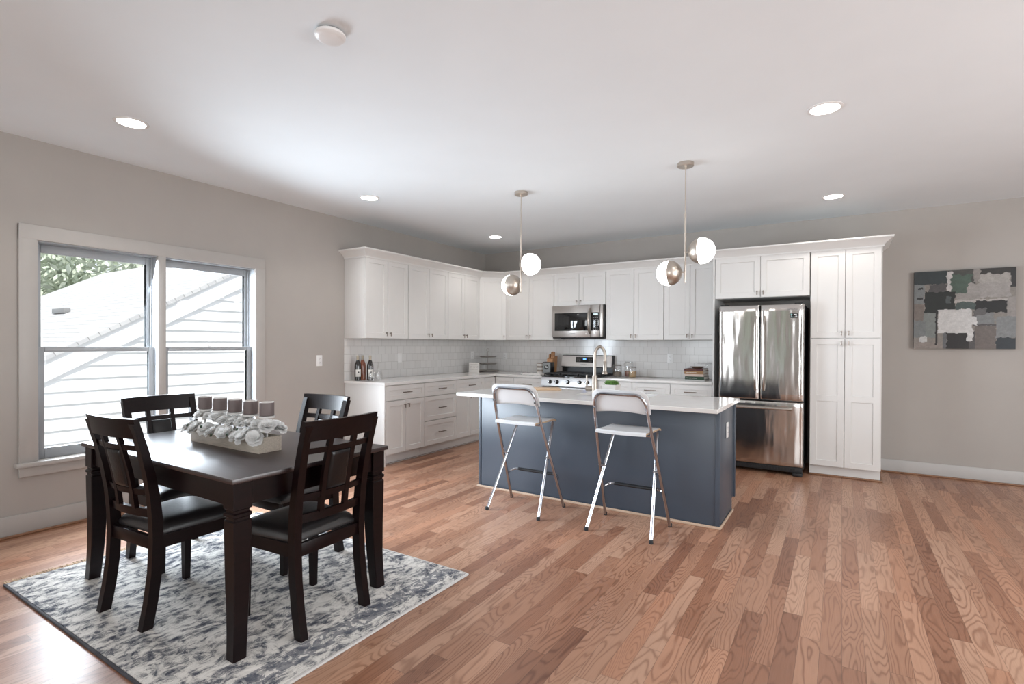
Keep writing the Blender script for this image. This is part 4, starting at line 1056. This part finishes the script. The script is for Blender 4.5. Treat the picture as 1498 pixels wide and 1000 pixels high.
# ------------------------------------------------------------------ painting
def painting():
    rg = random.Random(4); x0, x1, z0, z1, y0 = 5.432, 6.207, 1.306, 2.089, -.045
    NX, NZ = 150, 150
    P = [  # u0,u1,v0,v1 (v down), colour, edge raggedness
        (0, 1, 0, 1, (.20, .18, .16), .0), (0, .34, 0, .17, (.018, .026, .028), .02), (0, .11, .17, .42, (.16, .17, .17), .02), (.16, .34, .17, .30, (.06, .055, .055), .04),
        (.35, .62, .0, .30, (.05, .05, .045), .03), (.34, .40, .02, .30, (.45, .43, .42), .03), (.38, .58, .06, .30, (.055, .085, .065), .05), (.60, .68, 0, .16, (.22, .20, .185), .02),
        (.66, 1, 0, .09, (.025, .022, .02), .05), (.66, .95, .07, .20, (.30, .28, .26), .05), (.95, 1, 0, .24, (.02, .018, .018), .01), (.54, .95, .18, .36, (.27, .25, .235), .04), (.43, .66, .30, .40, (.24, .225, .21), .03),
        (.11, .42, .27, .55, (.006, .009, .007), .03), (.33, .38, .33, .42, (.06, .07, .07), .02), (.42, .92, .38, .42, (.36, .33, .31), .02), (.43, .66, .41, .50, (.05, .07, .065), .03), (.62, .92, .40, .55, (.006, .006, .006), .03),
        (.92, 1, .36, .62, (.24, .22, .205), .01), (0, .11, .42, .66, (.15, .125, .11), .03), (.10, .23, .54, .86, (.17, .185, .175), .02), (0, .12, .64, .86, (.15, .16, .16), .04), (.06, .14, .84, .92, (.42, .42, .41), .05),
        (0, .30, .92, 1, (.22, .19, .17), .03), (.225, .245, .52, .95, (.015, .012, .012), .01), (.62, .80, .55, .72, (.17, .175, .175), .03), (.60, .72, .50, .58, (.09, .085, .085), .05), (.60, .82, .69, .71, (.07, .065, .065), .01),
        (.62, .82, .71, 1, (.125, .105, .095), .015), (.82, 1, .60, .86, (.18, .185, .185), .015), (.82, 1, .86, 1, (.02, .026, .032), .02), (.30, .34, .78, 1, (.10, .10, .105), .01), (.34, .57, .78, 1, (.012, .010, .010), .03),
        (.56, .62, .78, 1, (.065, .06, .06), .01), (.25, .585, .50, .80, (.50, .49, .48), .02), (.56, .64, .60, .70, (.52, .51, .50), .04), (.54, .60, .74, .90, (.50, .49, .48), .03), (.035, .09, .21, .235, (.02, .02, .02), .02), (.04, .10, .33, .36, (.02, .02, .02), .02)]
    ph = [[rg.uniform(0, 6.28) for _ in range(4)] for _ in P]
    def colour(u, v):
        c = (0, 0, 0)
        for (a, b_, d, e, k, r), q in zip(P, ph):
            du = .32*r*(.6*math.sin(v*37+q[0])+.5*math.sin(v*91+q[1])); dv = .32*r*(.6*math.sin(u*33+q[2])+.5*math.sin(u*83+q[3]))
            if a+(du if a > 0 else 0) <= u <= b_+(du*.8 if b_ < 1 else 0) and d+(dv if d > 0 else 0) <= v <= e+(dv*.8 if e < 1 else 0): c = k
        s = 1+.07*math.sin(u*41+3*math.sin(v*19))*math.sin(v*27+2*math.sin(u*13))+rg.uniform(-.04, .04)
        return tuple(max(0, x*s) for x in c)
    t = thing('canvas_painting', (5.82, -.02, 1.306), 'abstract canvas in black, grey, green and white on the wall right of the pantry', 'painting')
    bm = bmesh.new(); g = [[bm.verts.new((x0+(x1-x0)*i/NX, y0, z0+(z1-z0)*j/NZ)) for i in range(NX+1)] for j in range(NZ+1)]
    lay = bm.loops.layers.float_color.new('paint')
    for j in range(NZ):
        for i in range(NX):
            f = bm.faces.new([g[j][i], g[j][i+1], g[j+1][i+1], g[j+1][i]]); c = colour((i+.5)/NX, 1-(j+.5)/NZ)
            for l in f.loops: l[lay] = (*c, 1)
    me = bpy.data.meshes.new('painted_face'); bm.to_mesh(me); bm.free()
    mt, nt, b = base('abstract_paint'); at = nd(nt, 'ShaderNodeVertexColor', layer_name='paint')
    nz = noise(nt, nd(nt, 'ShaderNodeTexCoord').outputs['Object'], 55, 5, .7)
    nt.links.new(mixc(nt, .45, at.outputs[0], mixc(nt, 1.0, at.outputs[0], ramp(nt, nz, [(.3, (.7, .7, .7)), (.7, (1.3, 1.3, 1.3))]), 'MULTIPLY')), b.inputs['Base Color'])
    b.inputs['Roughness'].default_value = .5; bump(nt, b, nz, .4, .004)
    me.materials.append(mt); o = bpy.data.objects.new('painted_face', me); C.objects.link(o); o.parent = t; me.transform(WM[t].inverted()); WM[o] = WM[t]
    MB().box(x0, x1, y0+.0008, -.002, z0, z1, .001).build('canvas_edge', 'ink_dark', t)
painting()

# ------------------------------------------------------------------ pendants
def pendant(x, y, label, dirs):
    t = thing('pendant_lamp', (x, y, H), label, 'pendant lamp', 'two-globe pendant lamps above the island')
    MB().lathe([(0, 0), (.060, 0), (.062, -.004), (.062, -.026), (.058, -.030), (.010, -.031), (.010, -.040), (0, -.040)], (x, y, H-.0005), 28).build('canopy', 'champ', t)
    MB().tube([(x, y, H-.035), (x, y, 2.362)], .0045, 8).build('rod', 'champ', t)
    MB().tube([(x, y, 2.366), (x, y, 1.818), (x, y, 1.815)], [.0085, .0085, .006], 12).build('stem', 'champ', t)
    for (dx, dy), z in dirs:
        d = Vector((dx, dy, 0)).normalized(); c = Vector((x, y, z))+d*.126; r = .0985
        MB().sphere(c, r, 32, 20, PI*.45, PI, axis=tuple(d)).build('globe', 'globe', t, smooth=60)
        cap = MB().sphere(c, r+.0012, 32, 14, 0, PI*.465, axis=tuple(d), cap=False)
        cap.tube([c-d*(r-.002), c-d*.127], .006, 8)
        cap.build('metal_cap', 'champ', t, smooth=60)
    return t
pendant(2.262, -2.63, 'two-globe pendant lamp hanging further left, over the left bar stool', (((.96, -.28), 2.065), ((-.96, .28), 1.895)))
pendant(3.762, -2.63, 'two-globe pendant lamp hanging further right, over the right bar stool', (((.985, -.05), 2.055), ((-.985, .05), 1.902)))

# ------------------------------------------------------------------ ceiling lights and smoke detector
for x, y, lb in ((.915, -5.257, 'round recessed ceiling light nearest the twin window'), (.905, -3.234, 'round recessed ceiling light in the middle of the left row of three'),
                 (.92, -1.065, 'round recessed ceiling light nearest the room corner'), (4.709, -3.165, 'large-looking recessed ceiling light at right, in front of the pantry'), (4.726, -.966, 'small-looking recessed ceiling light directly above the pantry')):
    t = thing('recessed_light', (x, y, H), lb, 'ceiling light', 'recessed ceiling lights')
    MB().lathe([(.078, 0), (.096, 0), (.096, -.003), (.090, -.006), (.080, -.007), (.077, -.003), (.077, 0)], (x, y, H-.0003), 36, cap=False).build('trim_ring', 'plate', t)
    MB().lathe([(0, -.0045), (.078, -.0045), (.078, -.001), (0, -.001)], (x, y, H), 36).build('lens', 'lens', t)
    l = light('downlight', 'SPOT', (x, y, H-.02), (0, 0, -1), 19, (1, .96, .91), spot_size=math.radians(135), spot_blend=.6, shadow_soft_size=.07)
t = thing('smoke_detector', (2.817, -5.232, H), 'round white smoke detector disc near the front of the ceiling', 'smoke detector')
MB().lathe([(0, 0), (.056, 0), (.056, -.010), (0, -.010)], (2.817, -5.232, H-.0003), 36).build('base', 'slot', t)
MB().lathe([(0, -.010), (.066, -.010), (.069, -.014), (.068, -.022), (.060, -.030), (.045, -.034), (0, -.035)], (2.817, -5.232, H), 40).build('cover', 'plate', t)

# ------------------------------------------------------------------ small things on the counters
def bottle(x, y, label, glass, lab=True, hh=.285):
    t = thing('wine_bottle', (x, y, CT), label, 'wine bottle', 'wine bottles')
    z = CT+.0004
    MB().lathe([(0, .004), (.030, 0), (.036, .004), (.0365, .16), (.034, .185), (.022, .215), (.0145, .235), (.0140, hh-.03), (0, hh-.03)], (x, y, z), 24).build('glass_body', glass, t)
    MB().lathe([(.0146, hh-.075), (.0150, hh-.004), (.012, hh), (0, hh)], (x, y, z), 20).build('foil_cap', 'foil', t)
    if lab:
        m = MB(); n = 14; a0 = -1.35; rg2 = []
        for i in range(n+1):
            a = a0+1.7*i/n; rg2.append((x+.0371*math.cos(a), y+.0371*math.sin(a)))
        for i in range(n): m.face([(*rg2[i], z+.045), (*rg2[i+1], z+.045), (*rg2[i+1], z+.125), (*rg2[i], z+.125)])
        lo = m.build('paper_label', 'paper', t)
        md = lo.modifiers.new('t', 'SOLIDIFY'); md.thickness = .0006; md.offset = 1
        m = MB(); a = -.5; m.lathe([(0, 0), (.009, 0), (.009, .0012), (0, .0012)], (x+.0375*math.cos(a), y+.0375*math.sin(a), z+.095), 12, (math.cos(a), math.sin(a), 0)); m.build('print', 'ink_dark', lo)
bottle(.13, -2.69, 'dark wine bottle nearest the free end of the left counter', 'bottle')
bottle(.10, -2.59, 'amber wine bottle standing behind the other two', 'amber', False)
bottle(.235, -2.60, 'black wine bottle with pale label, closest to the upside-down glasses', 'bottle')
def wineglass(x, y, label, z=CT):
    t = thing('wine_glass', (x, y, z), label, 'wine glass', 'upturned wine glasses')
    z += .0005
    MB().lathe([(.031, 0), (.038, .03), (.041, .055), (.036, .085), (.02, .105), (.005, .112), (.0038, .12), (.0038, .195), (.008, .200), (.034, .203), (.034, .2045), (0, .206)], (x, y, z), 24, cap=False).build('glass', 'glass', t, smooth=60)
wineglass(.33, -2.66, 'clear wine glass upside down in front of the wine bottles')
wineglass(.30, -2.53, 'clear wine glass upside down, right of the wine bottles')
wineglass(.21, -2.46, 'clear wine glass upside down, at the back by the tiles')
def squiggle(F, x0, x1, y, amp, n, r, parent, mat, name='print'):
    m = MB(); pts = [F @ Vector((x0+(x1-x0)*i/n, y+amp*math.sin(i*1.9)*(.6+.4*math.sin(i*.7)), .0004)) for i in range(n+1)]
    m.tube(pts, r, 5); return m.build(name, mat, parent)
t = thing('block_sign', (.235, -.60, CT), 'small square white block sign with faint lettering, left of the tiered tray', 'sign')
sg = Vector((.77, .64, 0)).normalized(); sn = Vector((sg.y, -sg.x, 0)); so = Vector((.232, -.592, CT+.0005))
F = Matrix(((sg.x, 0, sn.x, so.x), (sg.y, 0, sn.y, so.y), (0, 1, 0, so.z), (0, 0, 0, 1)))
MB().box(-.076, .076, 0, .148, -.035, 0, .001, M4=F).build('block', 'signp', t)
squiggle(F, -.055, .055, .125, .007, 26, .0012, t, 'ink'); squiggle(F, -.06, .06, .085, .014, 22, .002, t, 'ink'); squiggle(F, -.055, .055, .05, .008, 26, .0013, t, 'ink')
tt = thing('tiered_tray', (.222, -.225, CT), 'three-tier grey metal tray stand in the counter corner', 'tray stand')
tx, ty = .222, -.225
for zz_, r in ((.008, .165), (.118, .138), (.222, .128)):
    m = MB(); m.lathe([(0, 0), (r-.02, 0), (r, .014), (r+.002, .013), (r-.018, -.003), (0, -.003)], (tx, ty, CT+zz_), 32)
    if zz_ < .02: m.lathe([(.05, -.0075), (.06, -.0075), (.06, -.002), (.05, -.002)], (tx, ty, CT+zz_), 20)
    m.tube([(tx+(r+.004)*math.cos(2*PI*i/32), ty+(r+.004)*math.sin(2*PI*i/32), CT+zz_+.014) for i in range(32)], .003, 6, closed=True)
    m.build('tray', 'wire', tt)
MB().tube([(tx, ty, CT+.008), (tx, ty, CT+.312)], .0045, 8).build('post', 'wire', tt)
MB().tube([(tx+.022*math.cos(2*PI*i/20)*.85, ty+.022*math.cos(2*PI*i/20)*.5, CT+.332+.022*math.sin(2*PI*i/20)) for i in range(20)], .003, 6, closed=True).build('ring_handle', 'wire', tt)
t = thing('striped_canister', (1.12, -.20, CT), 'white and tan striped ceramic canister left of the knife block', 'canister')
m = MB(); r = .062; zs = [0, .028, .056, .084, .112, .140]
for i in range(5): m.lathe([(r, zs[i]), (r, zs[i+1])], (1.125, -.18, CT+.001), 28, mi=i % 2, cap=False)
m.lathe([(0, 0), (r, 0)], (1.125, -.18, CT+.001), 28, cap=False); m.lathe([(r, .140), (r+.001, .148), (r-.006, .152), (0, .154)], (1.125, -.18, CT+.001), 28, mi=1, cap=False)
m.build('pot', ['ceramic', 'tan'], t)
t = thing('knife_block', (1.29, -.16, CT), 'narrow wooden knife block with wooden-handled knives left of the range', 'knife block')
MB().loft([[(1.236, -.22, CT+.0005), (1.326, -.22, CT+.0005), (1.326, -.08, CT+.0005), (1.236, -.08, CT+.0005)], [(1.236, -.20, CT+.215), (1.326, -.20, CT+.215), (1.326, -.05, CT+.255), (1.236, -.05, CT+.255)]]).build('block', 'knifewood', t)
for kx, hh in ((1.247, .052), (1.285, .085), (1.312, .080)):
    MB().loft([[(kx-.008, -.16, CT+.222), (kx+.012, -.16, CT+.222), (kx+.012, -.125, CT+.235), (kx-.008, -.125, CT+.235)], [(kx-.009, -.155, CT+.222+hh), (kx+.013, -.155, CT+.222+hh), (kx+.013, -.118, CT+.235+hh), (kx-.009, -.118, CT+.235+hh)]]).build('knife_handle', 'knifewood', t)
t = thing('tea_tin', (1.345, -.33, CT), 'dark square tin with a round black emblem, at the left edge of the range', 'tin')
MB().box(1.272, 1.402, -.40, -.29, CT+.0005, CT+.175, .004).build('tin_body', 'black', t)
fl = MB().box(1.280, 1.385, -.4015, -.399, CT+.022, CT+.166, .0005).build('front_label', 'grey', t)
F = frame4((1.334, -.4018, CT+.105), (1, 0, 0), (0, -1, 0))
MB().lathe([(0, 0), (.034, 0), (.034, .0008), (0, .0008)], (1.334, -.4016, CT+.105), 24, (0, -1, 0)).box(1.300, 1.370, -.4026, -.4014, CT+.078, CT+.085).build('emblem', 'ink_dark', fl)
lettering('fa', .045, 'whitemark', frame4((1.336, -.4030, CT+.108), (1, 0, 0), (0, -1, 0)), fl)
# folded cloth
m = MB(); bm = m.bm; rgc = random.Random(2); n = 12
for lay in range(2):
    z = CT+.0015+lay*.009; g = []
    for j in range(n+1):
        g.append([bm.verts.new((1.06+.30*i/n+rgc.uniform(-.003, .003)-.02*lay, -.62+.17*j/n+rgc.uniform(-.003, .003)+.02*lay, z+.008+.004*math.sin(i*1.3+lay)*math.sin(j*.9))) for i in range(n+1)])
    for j in range(n):
        for i in range(n): bm.faces.new([g[j][i], g[j][i+1], g[j+1][i+1], g[j+1][i]])
cl = origin_to(m.build('kitchen_towel', 'cloth', smooth=80), (1.2, -.53, CT)); md = cl.modifiers.new('t', 'SOLIDIFY'); md.thickness = .007; md.offset = -1
tag(cl, 'folded white kitchen towel on the counter just left of the range', 'towel')
def jar(x, y, r, h, fill, fh, label):
    t = thing('clip_jar', (x, y, CT), label, 'jar', 'glass storage jars'); z = CT+.0008
    MB().lathe([(0, 0), (r-.004, 0), (r, .006), (r, h*.78), (r*.88, h*.86), (r*.86, h*.90)], (x, y, z), 24, cap=False).build('glass', 'glass', t, smooth=60)
    MB().lathe([(0, .004), (r-.005, .004), (r-.005, fh), (r*.5, fh+.006), (0, fh+.004)], (x, y, z), 20).build('contents', fill, t)
    MB().lathe([(0, h*.91), (r*.90, h*.91), (r*.92, h*.95), (r*.80, h*.985), (0, h)], (x, y, z), 24).build('lid', 'glass', t, smooth=60)
    q = MB().tube([(x+r*.90*math.cos(2*PI*i/24), y+r*.90*math.sin(2*PI*i/24), z+h*.90) for i in range(24)], .003, 6, closed=True)
    q.tube([(x-r*.92, y-r*.3, z+h*.90), (x-r*1.05, y-r*.35, z+h*.78), (x-r*1.0, y-r*.34, z+h*.62)], .002, 6); q.build('wire_clasp', 'bronze', t)
jar(2.300, -.225, .060, .165, 'lentil', .060, 'glass clip jar of dark seeds nearest the range')
jar(2.432, -.150, .058, .205, 'beans', .072, 'tallest glass clip jar, holding reddish beans, middle of three')
jar(2.520, -.262, .052, .145, 'oats', .075, 'shortest glass clip jar, holding golden grain, nearest the books')
zb_ = CT+.0005
for i, (mat, h, x0_, x1_, yf_, lb, mk) in enumerate((
        ('bk_grey', .018, 3.262, 3.475, -.560, 'thin grey book at the bottom of the stack', None),
        ('bk_green', .037, 3.255, 3.468, -.556, 'thick dark green book, second from the bottom of the stack', 'whitemark'),
        ('bk_pink', .026, 3.250, 3.462, -.553, 'pale pink book in the middle of the stack, below the tan one', None),
        ('bk_tan', .036, 3.246, 3.462, -.555, 'tan book with white lettering, just under the maroon book', 'whitemark'),
        ('bk_maroon', .024, 3.243, 3.458, -.552, 'maroon book on top of the stack, under the brown dish', 'bk_tan'))):
    t = thing('book', ((x0_+x1_)/2, -.40, zb_), lb, 'book', 'books stacked beside the fridge panel')
    yb_ = -.27; c_ = .003
    m = MB().box(x0_, x1_, yf_, yb_, zb_, zb_+c_, .0008).box(x0_, x1_, yf_, yb_, zb_+h-c_, zb_+h, .0008).box(x0_, x1_, yf_, yf_+.004, zb_+c_, zb_+h-c_)
    m.build('cover', mat, t)
    MB().box(x0_+.004, x1_-.004, yf_+.004, yb_-.004, zb_+c_, zb_+h-c_).build('pages', 'pages', t)
    if mk:
        F = frame4(((x0_+x1_)/2-.03, yf_-.0004, zb_+h/2), (1, 0, 0), (0, -1, 0))
        squiggle(F, -.06, .06, 0, h*.16, 30, h*.055, t, mk)
    zb_ += h+.0003
t = tag(origin_to(MB().lathe([(0, .004), (.045, 0), (.05, .004), (.085, .020), (.087, .023), (.083, .022), (.048, .008), (0, .008)], (3.365, -.42, zb_), 28).build('dish', 'brown'), (3.365, -.42, zb_)), 'shallow brown dish resting on the top book', 'dish')
t = thing('cake_stand', (3.415, -.16, CT), 'clear glass cake stand with a scalloped rim behind the books', 'cake stand')
m = MB(); x_, y_ = 3.415, -.15
n = 48; rings = []
for r, z in ((.012, .012), (.012, .185), (.10, .19)):
    rings.append([(x_+r*math.cos(2*PI*k/n), y_+r*math.sin(2*PI*k/n), CT+z) for k in range(n)])
rings.append([(x_+(.128+.006*math.cos(12*2*PI*k/n))*math.cos(2*PI*k/n), y_+(.128+.006*math.cos(12*2*PI*k/n))*math.sin(2*PI*k/n), CT+.207+.006*math.cos(12*2*PI*k/n)) for k in range(n)])
m.loft(rings, cap=False); m.lathe([(0, .001), (.065, .001), (.06, .007), (.012, .014)], (x_, y_, CT), 24, cap=False)
m.build('glass', 'glass', t, smooth=70)
